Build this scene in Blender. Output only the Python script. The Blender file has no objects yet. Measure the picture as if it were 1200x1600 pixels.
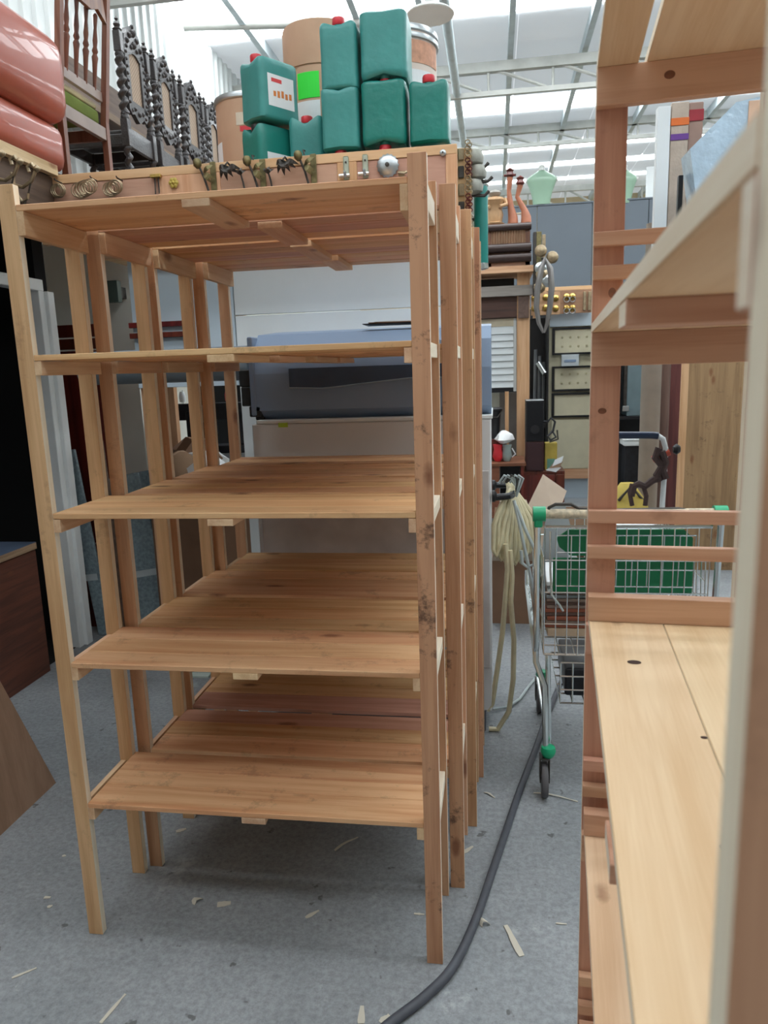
import bpy, bmesh, math, random
from mathutils import Vector, Matrix, noise
S = bpy.context.scene
COL = S.collection
PI = math.pi
# ------------------------------------------------------------------ camera
FPX, PITCH, ROLL, YAW, SKEW, EYE = 1148.1, .190856, .03335, .1525, .08483, 1.55
cy, sy = math.cos(YAW), math.sin(YAW)
_f = Vector((-sy * math.cos(PITCH), cy * math.cos(PITCH), -math.sin(PITCH)))
_r = Vector((cy, sy, 0)); _d = _f.cross(_r)
cr, sr = math.cos(ROLL), math.sin(ROLL)
RT, DN, FW = cr * _r + sr * _d, -sr * _r + cr * _d, _f
cam_data = bpy.data.cameras.new('camera'); cam = bpy.data.objects.new('camera', cam_data); COL.objects.link(cam)
m = Matrix((RT, -DN, -FW)).transposed().to_4x4(); m.translation = Vector((0, 0, EYE)); cam.matrix_world = m
cam_data.sensor_fit = 'HORIZONTAL'; cam_data.sensor_width = 36; cam_data.lens = FPX / 1200 * 36
cam_data.clip_start = .02; cam_data.clip_end = 100
cam_data.dof.use_dof = True; cam_data.dof.focus_distance = 2.2; cam_data.dof.aperture_fstop = 12
S.camera = cam
# ------------------------------------------------------------------ world, light, exposure
w = bpy.data.worlds.new('daylight'); S.world = w; w.use_nodes = True
w.node_tree.nodes['Background'].inputs[0].default_value = (.9, .955, 1, 1)
w.node_tree.nodes['Background'].inputs[1].default_value = 1.25
S.view_settings.view_transform = 'Standard'; S.view_settings.look = 'None'
S.view_settings.gamma = 1; S.view_settings.use_curve_mapping = False
S.view_settings.exposure = -0.3
SKYLIGHT = 10.0
# ------------------------------------------------------------------ survey helpers: a sight line met with a plane of known depth
def _ray(px, py): return RT * ((px - 600) / FPX) + DN * ((py - 800) / FPX) + FW
CP = Vector((0, 0, EYE))
def atY(px, py, Y): q = _ray(px, py); return CP + q * (Y / q.y)
def atX(px, py, X): q = _ray(px, py); return CP + q * (X / q.x)
def atZ(px, py, Z): q = _ray(px, py); return CP + q * ((Z - EYE) / q.z)
# ------------------------------------------------------------------ mesh builder
class MB:
    def __init__(s): s.v = []; s.f = []; s.fm = []; s.sm = []
    def add(s, vs, fs, mi=0, smooth=False):
        b = len(s.v); s.v += [tuple(v) for v in vs]
        for f in fs: s.f.append([b + i for i in f]); s.fm.append(mi); s.sm.append(smooth)
        return s
    def box(s, x0, x1, y0, y1, z0, z1, bv=0, mi=0, M=None):
        bm = bmesh.new(); bmesh.ops.create_cube(bm, size=1)
        for v in bm.verts: v.co = Vector(((x0 + x1) / 2 + v.co.x * (x1 - x0), (y0 + y1) / 2 + v.co.y * (y1 - y0), (z0 + z1) / 2 + v.co.z * (z1 - z0)))
        if bv: bmesh.ops.bevel(bm, geom=bm.edges[:], offset=bv, segments=1 if bv < .006 else 3, affect='EDGES', profile=.5)
        if M: bm.transform(M)
        bm.verts.index_update()
        s.add([v.co for v in bm.verts], [[v.index for v in f.verts] for f in bm.faces], mi, bv > .006); bm.free(); return s
    def tube(s, pts, r, n=8, mi=0, closed=False, cap=True, rf=None):
        pts = [Vector(p) for p in pts]; N = len(pts); rings = []; up = None
        for i, p in enumerate(pts):
            a = pts[(i - 1) % N] if (i or closed) else p; b = pts[(i + 1) % N] if (i < N - 1 or closed) else p
            t = (b - a).normalized() if (b - a).length > 1e-9 else Vector((0, 0, 1))
            if up is None: up = t.orthogonal().normalized()
            up = (up - t * up.dot(t)); up = up.normalized() if up.length > 1e-6 else t.orthogonal().normalized()
            o = t.cross(up); rr = rf(i / max(1, N - 1)) if rf else (r[i] if isinstance(r, (list, tuple)) else r)
            rings.append([p + (up * math.cos(2 * PI * k / n) + o * math.sin(2 * PI * k / n)) * rr for k in range(n)])
        vs = [q for g in rings for q in g]; fs = []
        for i in range(N if closed else N - 1):
            for k in range(n):
                a, b = i * n, ((i + 1) % N) * n; fs.append([a + k, a + (k + 1) % n, b + (k + 1) % n, b + k])
        if cap and not closed: fs += [list(range(n))[::-1], [(N - 1) * n + k for k in range(n)]]
        return s.add(vs, fs, mi, True)
    def lathe(s, prof, n=16, M=None, mi=0, smooth=True, mod=None):
        vs = []; fs = []
        for i, (r, z) in enumerate(prof):
            for k in range(n):
                a = 2 * PI * k / n; rr = r * (mod(a, z) if mod else 1); v = Vector((rr * math.cos(a), rr * math.sin(a), z)); vs.append(M @ v if M else v)
        for i in range(len(prof) - 1):
            for k in range(n): fs.append([i * n + k, i * n + (k + 1) % n, (i + 1) * n + (k + 1) % n, (i + 1) * n + k])
        fs += [list(range(n))[::-1], [(len(prof) - 1) * n + k for k in range(n)]]
        return s.add(vs, fs, mi, smooth)
    def prism(s, poly, t, M=None, mi=0):
        """polygon in local x,z, thickness t along y"""
        n = len(poly); vs = [Vector((x, 0, z)) for x, z in poly] + [Vector((x, t, z)) for x, z in poly]
        if M: vs = [M @ v for v in vs]
        fs = [list(range(n)), [n + i for i in range(n)][::-1]] + [[i, n + i, n + (i + 1) % n, (i + 1) % n] for i in range(n)]
        return s.add(vs, fs, mi)
    def quad(s, a, b, c, d, mi=0): return s.add([a, b, c, d], [[0, 1, 2, 3]], mi)
    def build(s, name, mat, parent=None, loc=None, rot=None):
        me = bpy.data.meshes.new(name); me.from_pydata(s.v, [], s.f)
        for mt in (mat if isinstance(mat, (list, tuple)) else [mat]): me.materials.append(mt)
        me.polygons.foreach_set('material_index', s.fm); me.polygons.foreach_set('use_smooth', s.sm)
        bm = bmesh.new(); bm.from_mesh(me); bmesh.ops.recalc_face_normals(bm, faces=bm.faces[:])
        bm.to_mesh(me); bm.free()
        if any(s.sm):
            try: me.set_sharp_from_angle(angle=math.radians(40))
            except Exception: pass
        o = bpy.data.objects.new(name, me); COL.objects.link(o)
        if parent: o.parent = parent
        if loc is not None: o.location = loc
        if rot is not None: o.rotation_euler = rot
        return o
def tag(o, label, cat=None, group=None, kind=None):
    o['label'] = label
    if cat: o['category'] = cat
    if group: o['group'] = group
    if kind: o['kind'] = kind
    return o
def thing(name, label, cat, loc=(0, 0, 0), rz=0, group=None):
    o = bpy.data.objects.new(name, None); COL.objects.link(o); o.location = loc; o.rotation_euler = (0, 0, rz); o.empty_display_size = .1
    return tag(o, label, cat, group)
def struct(o): o['kind'] = 'structure'; return o
def copy_tree(o, parent=None):
    c = o.copy(); COL.objects.link(c)
    if parent: c.parent = parent
    for ch in [q for q in bpy.data.objects if q.parent == o]: copy_tree(ch, c)
    return c
def B(name, mat, parent, x0, x1, y0, y1, z0, z1, bv=.0015, loc=None):
    """a box whose own origin is its middle, so the grain follows the piece"""
    cx, cy_, cz = (x0 + x1) / 2, (y0 + y1) / 2, (z0 + z1) / 2
    return MB().box(x0 - cx, x1 - cx, y0 - cy_, y1 - cy_, z0 - cz, z1 - cz, bv).build(name, mat, parent, (cx, cy_, cz))
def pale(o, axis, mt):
    """faces across one axis carry a paler timber that paints daylight onto them"""
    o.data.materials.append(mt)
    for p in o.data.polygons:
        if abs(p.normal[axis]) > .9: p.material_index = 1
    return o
# ------------------------------------------------------------------ materials
def lin(h):
    c = [int(h[i:i + 2], 16) / 255 for i in (0, 2, 4)]
    return tuple(x / 12.92 if x < .04045 else ((x + .055) / 1.055) ** 2.4 for x in c) + (1,)
def nodes(name):
    mt = bpy.data.materials.new(name); mt.use_nodes = True; nt = mt.node_tree
    return mt, nt, nt.nodes['Principled BSDF'], nt.nodes.new, nt.links.new
def plain(name, col, rough=.6, metal=0, var=.12, scale=8, bump=0, spec=.5, coat=0, alpha=1, trans=0):
    mt, nt, bs, N, L = nodes(name); c = lin(col)
    tc = N('ShaderNodeTexCoord'); nz = N('ShaderNodeTexNoise'); nz.inputs['Scale'].default_value = scale; nz.inputs['Detail'].default_value = 4
    L(tc.outputs['Object'], nz.inputs['Vector'])
    r = N('ShaderNodeValToRGB'); r.color_ramp.elements[0].position = .3; r.color_ramp.elements[1].position = .7
    r.color_ramp.elements[0].color = tuple(x * (1 - var) for x in c[:3]) + (1,); r.color_ramp.elements[1].color = tuple(min(1, x * (1 + var)) for x in c[:3]) + (1,)
    L(nz.outputs['Fac'], r.inputs['Fac']); L(r.outputs['Color'], bs.inputs['Base Color'])
    bs.inputs['Roughness'].default_value = rough; bs.inputs['Metallic'].default_value = metal
    bs.inputs['Specular IOR Level'].default_value = spec; bs.inputs['Coat Weight'].default_value = coat
    bs.inputs['Alpha'].default_value = alpha; bs.inputs['Transmission Weight'].default_value = trans
    if bump:
        b = N('ShaderNodeBump'); b.inputs['Strength'].default_value = bump; b.inputs['Distance'].default_value = .01
        n2 = N('ShaderNodeTexNoise'); n2.inputs['Scale'].default_value = scale * 5; L(tc.outputs['Object'], n2.inputs['Vector'])
        L(n2.outputs['Fac'], b.inputs['Height']); L(b.outputs['Normal'], bs.inputs['Normal'])
    return mt
def wood(name, axis, light='dcae7c', dark='c08a5c', knot='7a4a2c', rough=.62, tint=.16, grain=1.0, knots=.085, dirt=0.):
    mt, nt, bs, N, L = nodes(name)
    tc = N('ShaderNodeTexCoord'); oi = N('ShaderNodeObjectInfo')
    of = N('ShaderNodeVectorMath'); of.operation = 'SCALE'; of.inputs[0].default_value = (31, 17, 23); L(oi.outputs['Random'], of.inputs['Scale'])
    ad = N('ShaderNodeVectorMath'); ad.operation = 'ADD'; L(tc.outputs['Object'], ad.inputs[0]); L(of.outputs[0], ad.inputs[1])
    def mapped(lo, hi):
        mp = N('ShaderNodeMapping'); s = [hi] * 3; s[axis] = lo; mp.inputs['Scale'].default_value = s; L(ad.outputs[0], mp.inputs['Vector']); return mp.outputs[0]
    g = N('ShaderNodeTexNoise'); g.inputs['Scale'].default_value = 1; g.inputs['Detail'].default_value = 5; g.inputs['Distortion'].default_value = .6; L(mapped(1.6, 26 * grain), g.inputs['Vector'])
    fi = N('ShaderNodeTexNoise'); fi.inputs['Scale'].default_value = 1; fi.inputs['Detail'].default_value = 3; L(mapped(9, 260 * grain), fi.inputs['Vector'])
    r = N('ShaderNodeValToRGB'); e = r.color_ramp.elements; e[0].position = .32; e[0].color = lin(dark); e[1].position = .62; e[1].color = lin(light)
    mx0 = N('ShaderNodeMath'); mx0.operation = 'MULTIPLY_ADD'; mx0.inputs[1].default_value = .28; L(fi.outputs['Fac'], mx0.inputs[0])
    sb = N('ShaderNodeMath'); sb.operation = 'SUBTRACT'; sb.inputs[1].default_value = .14; L(g.outputs['Fac'], sb.inputs[0]); L(sb.outputs[0], mx0.inputs[2])
    L(mx0.outputs[0], r.inputs['Fac'])
    vo = N('ShaderNodeTexVoronoi'); vo.inputs['Scale'].default_value = 1; L(mapped(3.2, 7.5), vo.inputs['Vector'])
    wn = N('ShaderNodeTexNoise'); wn.inputs['Scale'].default_value = 60; L(ad.outputs[0], wn.inputs['Vector'])
    kn = N('ShaderNodeMath'); kn.operation = 'MULTIPLY_ADD'; kn.inputs[1].default_value = .06; L(wn.outputs['Fac'], kn.inputs[0]); L(vo.outputs['Distance'], kn.inputs[2])
    kr = N('ShaderNodeMapRange'); kr.inputs['From Min'].default_value = knots; kr.inputs['From Max'].default_value = knots + .08; kr.inputs['To Min'].default_value = .75; kr.inputs['To Max'].default_value = 0
    L(kn.outputs[0], kr.inputs['Value'])
    m1 = N('ShaderNodeMix'); m1.data_type = 'RGBA'; m1.inputs[7].default_value = lin(knot); L(kr.outputs[0], m1.inputs[0]); L(r.outputs[0], m1.inputs[6])
    # piece-to-piece tone
    hs = N('ShaderNodeHueSaturation'); mr = N('ShaderNodeMapRange'); mr.inputs['To Min'].default_value = 1 - tint; mr.inputs['To Max'].default_value = 1 + tint * .5
    L(oi.outputs['Random'], mr.inputs['Value']); L(mr.outputs[0], hs.inputs['Value'])
    mu = N('ShaderNodeMath'); mu.operation = 'MULTIPLY'; mu.inputs[1].default_value = 7.13; L(oi.outputs['Random'], mu.inputs[0])
    fr = N('ShaderNodeMath'); fr.operation = 'FRACT'; L(mu.outputs[0], fr.inputs[0])
    mh = N('ShaderNodeMapRange'); mh.inputs['To Min'].default_value = .487; mh.inputs['To Max'].default_value = .505; L(fr.outputs[0], mh.inputs['Value']); L(mh.outputs[0], hs.inputs['Hue'])
    L(m1.outputs[2], hs.inputs['Color']); last = hs.outputs[0]
    if dirt:
        dn = N('ShaderNodeTexNoise'); dn.inputs['Scale'].default_value = 9; dn.inputs['Detail'].default_value = 8; dn.inputs['Roughness'].default_value = .75; L(ad.outputs[0], dn.inputs['Vector'])
        dr = N('ShaderNodeMapRange'); dr.inputs['From Min'].default_value = .57; dr.inputs['From Max'].default_value = .66; dr.inputs['To Max'].default_value = dirt; L(dn.outputs['Fac'], dr.inputs['Value'])
        m2 = N('ShaderNodeMix'); m2.data_type = 'RGBA'; m2.inputs[7].default_value = lin('4a3328'); L(dr.outputs[0], m2.inputs[0]); L(last, m2.inputs[6]); last = m2.outputs[2]
    L(last, bs.inputs['Base Color']); bs.inputs['Roughness'].default_value = rough
    b = N('ShaderNodeBump'); b.inputs['Strength'].default_value = .25; b.inputs['Distance'].default_value = .002; L(mx0.outputs[0], b.inputs['Height']); L(b.outputs[0], bs.inputs['Normal'])
    return mt
PX, PY, PZ = wood('pine_along_x', 0, light='dfbc92', dark='c79c72'), wood('pine_along_y', 1, light='e2c29a', dark='cca27a'), wood('pine_along_z', 2, light='dcb186', dark='c3956a', dirt=.25)
PZD = wood('pine_post_stained', 2, light='d4a67e', dark='b98862', dirt=.8)
PB = wood('pine_shelf', 0, light='e8bf8c', dark='d09a68', tint=.16, dirt=.3)
PBP = wood('pine_pink', 0, light='cfa088', dark='b58468', tint=.1)
RZ, RY, RX = wood('redpine_z', 2, light='d0a080', dark='b68467', tint=.06, dirt=.2), wood('redpine_y', 1, light='e8cba4', dark='dab78c', tint=.05, knots=.07), wood('redpine_x', 0, light='d2a688', dark='bb8c6e', tint=.06)
PLY = wood('plywood_pink', 0, light='c79f86', dark='b48a72', grain=.5, knots=.03, tint=.05)
PLYZ = wood('plywood_grey', 2, light='b8947c', dark='a38069', grain=.5, knots=.03, tint=.04)
FRM = wood('frame_timber', 0, light='e0b98f', dark='cfa276', knots=.04, tint=.05)
FRMZ = wood('frame_timber_z', 2, light='ddb48a', dark='c99a6c', knots=.05, tint=.05)
DKW = wood('dark_red_wood', 2, light='6b2a1c', dark='4a1a12', knot='2a0c08', knots=.01, tint=.1, rough=.35)
BRW = wood('brown_chair_wood', 2, light='8a5c44', dark='6a402e', knots=.0, tint=.05, rough=.4)
OLD = wood('old_grey_plank', 1, light='6f5a4c', dark='55443a', knots=.02, tint=.05)
EDGE = wood('sawn_edge', 2, light='f1e7d3', dark='e6d6bc', knots=.02, tint=.04)  # whitish edge colour paints in the daylight from the aisle
EDGEY_LIT = wood('daylit_edge_y', 1, light='f1e7d3', dark='e6d6bc', knots=.02, tint=.04)  # same painted-in daylight, grain along y
METAL = plain('steel', 'b9bec0', .35, .9, .1)
CHROME = plain('chrome', 'd6dcdc', .2, 1, .05)
RUSTY = plain('old_brass', 'a8967a', .4, .75, .25, 30)
BRASSG = plain('verdigris_brass', '7d7450', .5, .6, .35, 40)
BRASS = plain('brass', 'b99a56', .3, .9, .25, 30)
IRON = plain('dark_iron', '4c4844', .5, .6, .3, 30)
WHITE = plain('white_panel', 'e6ebec', .5, 0, .03, 3)
BLUEW = plain('bluish_white_panel', 'c4d2dc', .5, 0, .04, 3)
BLACK = plain('black_plastic', '15161a', .45, 0, .2)
DARKM = plain('dark_machine', '22242a', .4, .2, .4, 20)
GREYP = plain('grey_plastic', '8b9094', .5, 0, .05)
CARD = plain('cardboard', 'a98b70', .85, 0, .08, 10)
CARDD = plain('brown_cardboard', '7d5f4a', .85, 0, .08, 10)
KRAFT = plain('kraft_drum', 'c4a084', .75, 0, .08, 6)
PAPER = plain('white_paper', 'e6e8ea', .8, 0, .04)
RED = plain('red_cap', 'd0323c', .4, 0, .08)
GREENC = plain('green_cap', '4aa35a', .4, 0, .08)
TEAL = plain('teal_can', '1c7b70', .38, 0, .10, 7, bump=.15)
TEAL2 = plain('faded_teal_can', '3b8b86', .42, 0, .10, 7, bump=.15)
TEAL3 = plain('teal_cylinder', '1f8880', .35, 0, .05)
GREEN = plain('green_plastic', '0d6b42', .4, 0, .08)
GREENB = plain('bright_green_plastic', '18a070', .35, 0, .08)
SLATE = plain('slate_blue_partition', '646d76', .6, 0, .05, 2)
MBLUE = plain('machine_blue_grey', '889db8', .45, 0, .04, 2)
RUBBER = plain('black_rubber', '2b2c30', .6, 0, .2)
CREAM = plain('cream_panel', 'd4cdb0', .6, 0, .05)
YEL = plain('yellow_plastic', 'b8a24a', .6, 0, .2)
HOSE = plain('cream_hose', 'd0c6a4', .45, 0, .12, 20)
HOSEW = plain('clear_hose', 'b9c4c6', .35, 0, .1, 20)
STUCCO = plain('white_wall', 'cfcfc4', .85, 0, .05, 3)
BLKROOM = plain('painted_dark_room', '0a0a0b', .95, 0, .1)
ORANGEW = plain('orange_wood', 'a5664a', .45, 0, .15, 8)
# ================================================================== SETTING
def floor_mat():
    mt, nt, bs, N, L = nodes('concrete_floor')
    tc = N('ShaderNodeTexCoord')
    def nz(sc, det=6, ro=.6):
        n = N('ShaderNodeTexNoise'); n.inputs['Scale'].default_value = sc; n.inputs['Detail'].default_value = det; n.inputs['Roughness'].default_value = ro; L(tc.outputs['Object'], n.inputs['Vector']); return n.outputs['Fac']
    a = N('ShaderNodeValToRGB'); e = a.color_ramp.elements; e[0].position = .3; e[0].color = lin('82878b'); e[1].position = .72; e[1].color = lin('a4a8ab'); L(nz(1.6, 8, .7), a.inputs[0])
    b = N('ShaderNodeValToRGB'); e = b.color_ramp.elements; e[0].position = .36; e[0].color = (.62, .62, .62, 1); e[1].position = .6; e[1].color = (1.1, 1.1, 1.1, 1); L(nz(55, 6, .8), b.inputs[0])
    m1 = N('ShaderNodeMix'); m1.data_type = 'RGBA'; m1.blend_type = 'MULTIPLY'; m1.inputs[0].default_value = .8; L(a.outputs[0], m1.inputs[6]); L(b.outputs[0], m1.inputs[7])
    sp = N('ShaderNodeMapRange'); sp.inputs['From Min'].default_value = .66; sp.inputs['From Max'].default_value = .70; sp.inputs['To Max'].default_value = .75; L(nz(14, 3, .6), sp.inputs['Value'])
    m2 = N('ShaderNodeMix'); m2.data_type = 'RGBA'; m2.inputs[7].default_value = lin('4f4d4c'); L(sp.outputs[0], m2.inputs[0]); L(m1.outputs[2], m2.inputs[6])
    s2 = N('ShaderNodeMapRange'); s2.inputs['From Min'].default_value = .60; s2.inputs['From Max'].default_value = .68; s2.inputs['To Max'].default_value = .5; L(nz(4.3, 9, .75), s2.inputs['Value'])
    m3 = N('ShaderNodeMix'); m3.data_type = 'RGBA'; m3.inputs[7].default_value = lin('c3c6c7'); L(s2.outputs[0], m3.inputs[0]); L(m2.outputs[2], m3.inputs[6])
    L(m3.outputs[2], bs.inputs['Base Color']); bs.inputs['Roughness'].default_value = .7
    bp = N('ShaderNodeBump'); bp.inputs['Strength'].default_value = .3; bp.inputs['Distance'].default_value = .003; L(b.outputs[0], bp.inputs['Height']); L(bp.outputs[0], bs.inputs['Normal'])
    return mt
struct(MB().box(-3.02, 8, -5, 17, -.1, 0).build('floor', floor_mat()))
# left wall: lower plastered wall with a doorway, ribbed sheet above
XW = -3.0
lw = MB(); lw.box(XW - .1, XW, 3.9, 17, 0, 2.5); lw.box(XW - .1, XW, -5, 1.2, 0, 2.5)
struct(lw.build('wall_left', STUCCO))
pts = []
rib = MB(); y = -5.0; prof = [(0, 0), (.09, 0), (.105, .022), (.135, .022)]
ys = []
while y < 17:
    for dy, dx in prof: ys.append((y + dy, XW + dx))
    y += .15
vs = []; fs = []
for i, (yy, xx) in enumerate(ys): vs += [(xx, yy, 2.5), (xx, yy, 5.0)]
for i in range(len(ys) - 1): fs.append([2 * i, 2 * i + 2, 2 * i + 3, 2 * i + 1])
rib.add(vs, fs)
RIBM = plain('ribbed_white_sheet', 'dfe3e2', .32, 0, .02, 2)
struct(rib.build('wall_left_upper', RIBM))
# dark room behind the left doorway; near-black walls paint in its darkness
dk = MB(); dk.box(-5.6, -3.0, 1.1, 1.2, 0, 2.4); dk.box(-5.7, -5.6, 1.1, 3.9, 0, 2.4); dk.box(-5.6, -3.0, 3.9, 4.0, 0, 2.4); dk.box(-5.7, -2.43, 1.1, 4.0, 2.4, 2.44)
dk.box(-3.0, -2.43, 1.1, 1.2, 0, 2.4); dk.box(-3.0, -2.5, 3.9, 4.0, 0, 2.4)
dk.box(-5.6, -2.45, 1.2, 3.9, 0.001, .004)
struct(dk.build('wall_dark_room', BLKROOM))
# white door frame post between dark room and workshop
struct(MB().box(-2.50, -2.42, 3.79, 3.84, 0, 2.03, .003).box(-2.46, -2.40, 3.84, 3.90, 0, 2.03, .003).box(-2.5, -2.42, 1.2, 3.84, 2.03, 2.09, .003).build('door_1_frame', plain('white_door_frame', 'f2f6f6', .4, 0, .03)))
struct(MB().box(-3.0, -2.3, 4.6, 4.66, 0, 2.42).build('wall_workshop_left', plain('workshop_white_wall', 'eeeee6', .85, 0, .04, 3)))
struct(MB().box(-3.0, 8, 16.9, 17, 0, 5).build('wall_back', plain('tan_back_wall', 'd2bd97', .8, 0, .06, 1)))
struct(MB().box(8, 8.1, -5, 17, 0, 5).build('wall_right', STUCCO))
struct(MB().box(-3.1, 8.1, -2.3, -2.2, 0, 5).build('wall_rear', plain('grey_rear_wall', '8f8d88', .9, 0, .05, 3)))
# ceiling slabs between the skylight strips
CZ = 5.0
strips = [(-1.15, -.5), (1.45, 2.15), (4.3, 5.0), (6.9, 8.25), (10.6, 11.26), (12.75, 13.2), (13.98, 14.3), (15.1, 15.35)]
CEILM, nt, bs, N, L = nodes('white_translucent_roof_sheet')
df, tl, mxs = N('ShaderNodeBsdfDiffuse'), N('ShaderNodeBsdfTranslucent'), N('ShaderNodeMixShader')
df.inputs[0].default_value = (.86, .88, .89, 1); tl.inputs[0].default_value = (.9, .93, .95, 1); mxs.inputs[0].default_value = .30
L(df.outputs[0], mxs.inputs[1]); L(tl.outputs[0], mxs.inputs[2]); L(mxs.outputs[0], nt.nodes['Material Output'].inputs[0])
edges = [-2.2] + [v for s in strips for v in s] + [17]
SX0, SX1 = -2.9, 6.5
for i in range(0, len(edges), 2):
    n_ = 10
    for j in range(n_):
        xa, xb = -3.1 + 11.2 * j / n_, -3.1 + 11.2 * (j + 1) / n_
        struct(MB().quad((xa, edges[i], CZ), (xb - .006, edges[i], CZ), (xb - .006, edges[i + 1], CZ), (xa, edges[i + 1], CZ)).build('ceiling', CEILM))
c = MB()
for a, b in strips: c.quad((SX1, a, CZ), (8.1, a, CZ), (8.1, b, CZ), (SX1, b, CZ))
struct(c.build('ceiling_margin', CEILM))
sk, _nt, _bs, _N, _L = nodes('translucent_skylight')
_bs.inputs['Base Color'].default_value = (.9, .95, 1, 1); _bs.inputs['Emission Color'].default_value = (.93, .975, 1, 1); _bs.inputs['Emission Strength'].default_value = SKYLIGHT
for i, (a, b) in enumerate(strips):
    struct(MB().box(-3.1, SX1, a, b, CZ + .01, CZ + .03).build('window_%d' % (i + 1), sk))
# purlins along the hall and trusses across it
GALV = plain('galvanised_steel', 'c2ced2', .45, .2, .1)
WSTEEL = plain('white_painted_steel', 'b9bab4', .6, 0, .12, 6)
for k, xx in enumerate((-2.4, -1.3, -.68, .19, .99, 2.0, 3.0, 4.0, 5.0, 6.0, 7.0)):
    struct(MB().box(xx - .03, xx + .03, -5, 16.9, CZ - .12, CZ - .001).build('trim_%d' % (k + 1), GALV))
tr_n = 20
for ty, zt, zb in ((9.0, 4.84, 4.55), (11.8, 4.98, 4.74), (15.2, 4.86, 4.46), (6.0, 4.86, 4.44), (3.0, 4.86, 4.44)):
    t = MB(); t.box(-3, 8, ty - .04, ty + .04, zt - .10, zt); t.box(-3, 8, ty - .025, ty + .025, zb - .05, zb)
    x = -2.85; up = True
    while x < 7.6:
        t.tube([(x, ty, zt - .05), (x + .62, ty, zb)], .018, 5); t.tube([(x, ty, zt - .05), (x, ty, zb)], .016, 5)
        x += .70
    tr_n += 1; struct(t.build('trim_%d' % tr_n, WSTEEL))
struct(MB().tube([(-.4, 2.5, 4.55), (-.4, 16.8, 4.55)], .045, 10).build('trim_30', GALV))
struct(MB().tube([(-2.99, 7.6, 4.92), (-.5, 7.9, 4.86)], .05, 10).tube([(-2.6, 7.64, 4.92), (-2.6, 7.64, 5.0)], .03, 8).build('trim_31', WSTEEL))
# ================================================================== SHELVING UNITS
HS = (.397, .805, 1.205, 1.598, 1.943)
BT = .014
rnd = random.Random(5)
def shelving(X0, X1, Y0, label, depth=.281, rz=0, pinks=()):
    W = X1 - X0; pw, pt = .042, .022
    u = thing('shelving_unit', label, 'shelf', (X0, Y0, 0), rz, 'pine shelving units standing one behind the other')
    for i, (x, y) in enumerate(((0, 0), (W - pw, 0), (0, depth - pt), (W - pw, depth - pt))):
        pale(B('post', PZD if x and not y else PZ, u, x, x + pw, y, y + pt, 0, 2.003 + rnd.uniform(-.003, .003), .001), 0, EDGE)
    for k, z in enumerate(HS):
        rh = .034 if k < 4 else .055
        for x in (pw, W - pw - .018):
            B('side_rail', PY, u, x, x + .018, 0.001, depth - .001, z - rh, z, .001)
        for x0 in (0, W - pw):  # outer rail between the posts
            B('end_rail', EDGEY_LIT if x0 else PY, u, x0 + (.004 if x0 == 0 else pw - .02), x0 + (.02 if x0 == 0 else pw - .004), pt + .0005, depth - pt - .0005, z - rh * 1.0 + .012, z + (.012 if x0 else -.002), .001)  # only the aisle-side rail takes the painted-in daylight colour
        c = (.5 if k < 4 else .5) * W + rnd.uniform(-.02, .02)
        B('centre_batten', PY, u, c - .033, c + .033, .0, depth + (.0), z - .017, z, .001)
        n = 3 if k != 3 else 2
        cuts = [0] + sorted(rnd.uniform((j - .12) / n, (j + .12) / n) for j in range(1, n)) + [1]
        for j in range(n):
            a, b = cuts[j] * depth, cuts[j + 1] * depth
            dz = rnd.uniform(0, .0015)
            B('shelf_board', PBP if (k, j) in pinks else PB, u, pw + .0005, W - pw - .0005, a + .0008, b - .0008, z + dz, z + BT + dz, .0012)
    return u
shelving(-1.149, -.141, 1.68, 'front pine shelving unit, nearest the camera, with dark smudges on its right post', rz=.0, pinks=())
shelving(-1.108, -.095, 1.977, 'second pine shelving unit, directly behind the front one', pinks=((4, 0), (4, 1), (0, 2)))
shelving(-1.10, -.065, 2.287, 'third pine shelving unit back, between the second and the rearmost one', depth=.30, pinks=((0, 0), (4, 2)))
shelving(-1.062, -.047, 2.60, 'rearmost pine shelving unit, just in front of the blue-grey machine', depth=.267)
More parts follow.
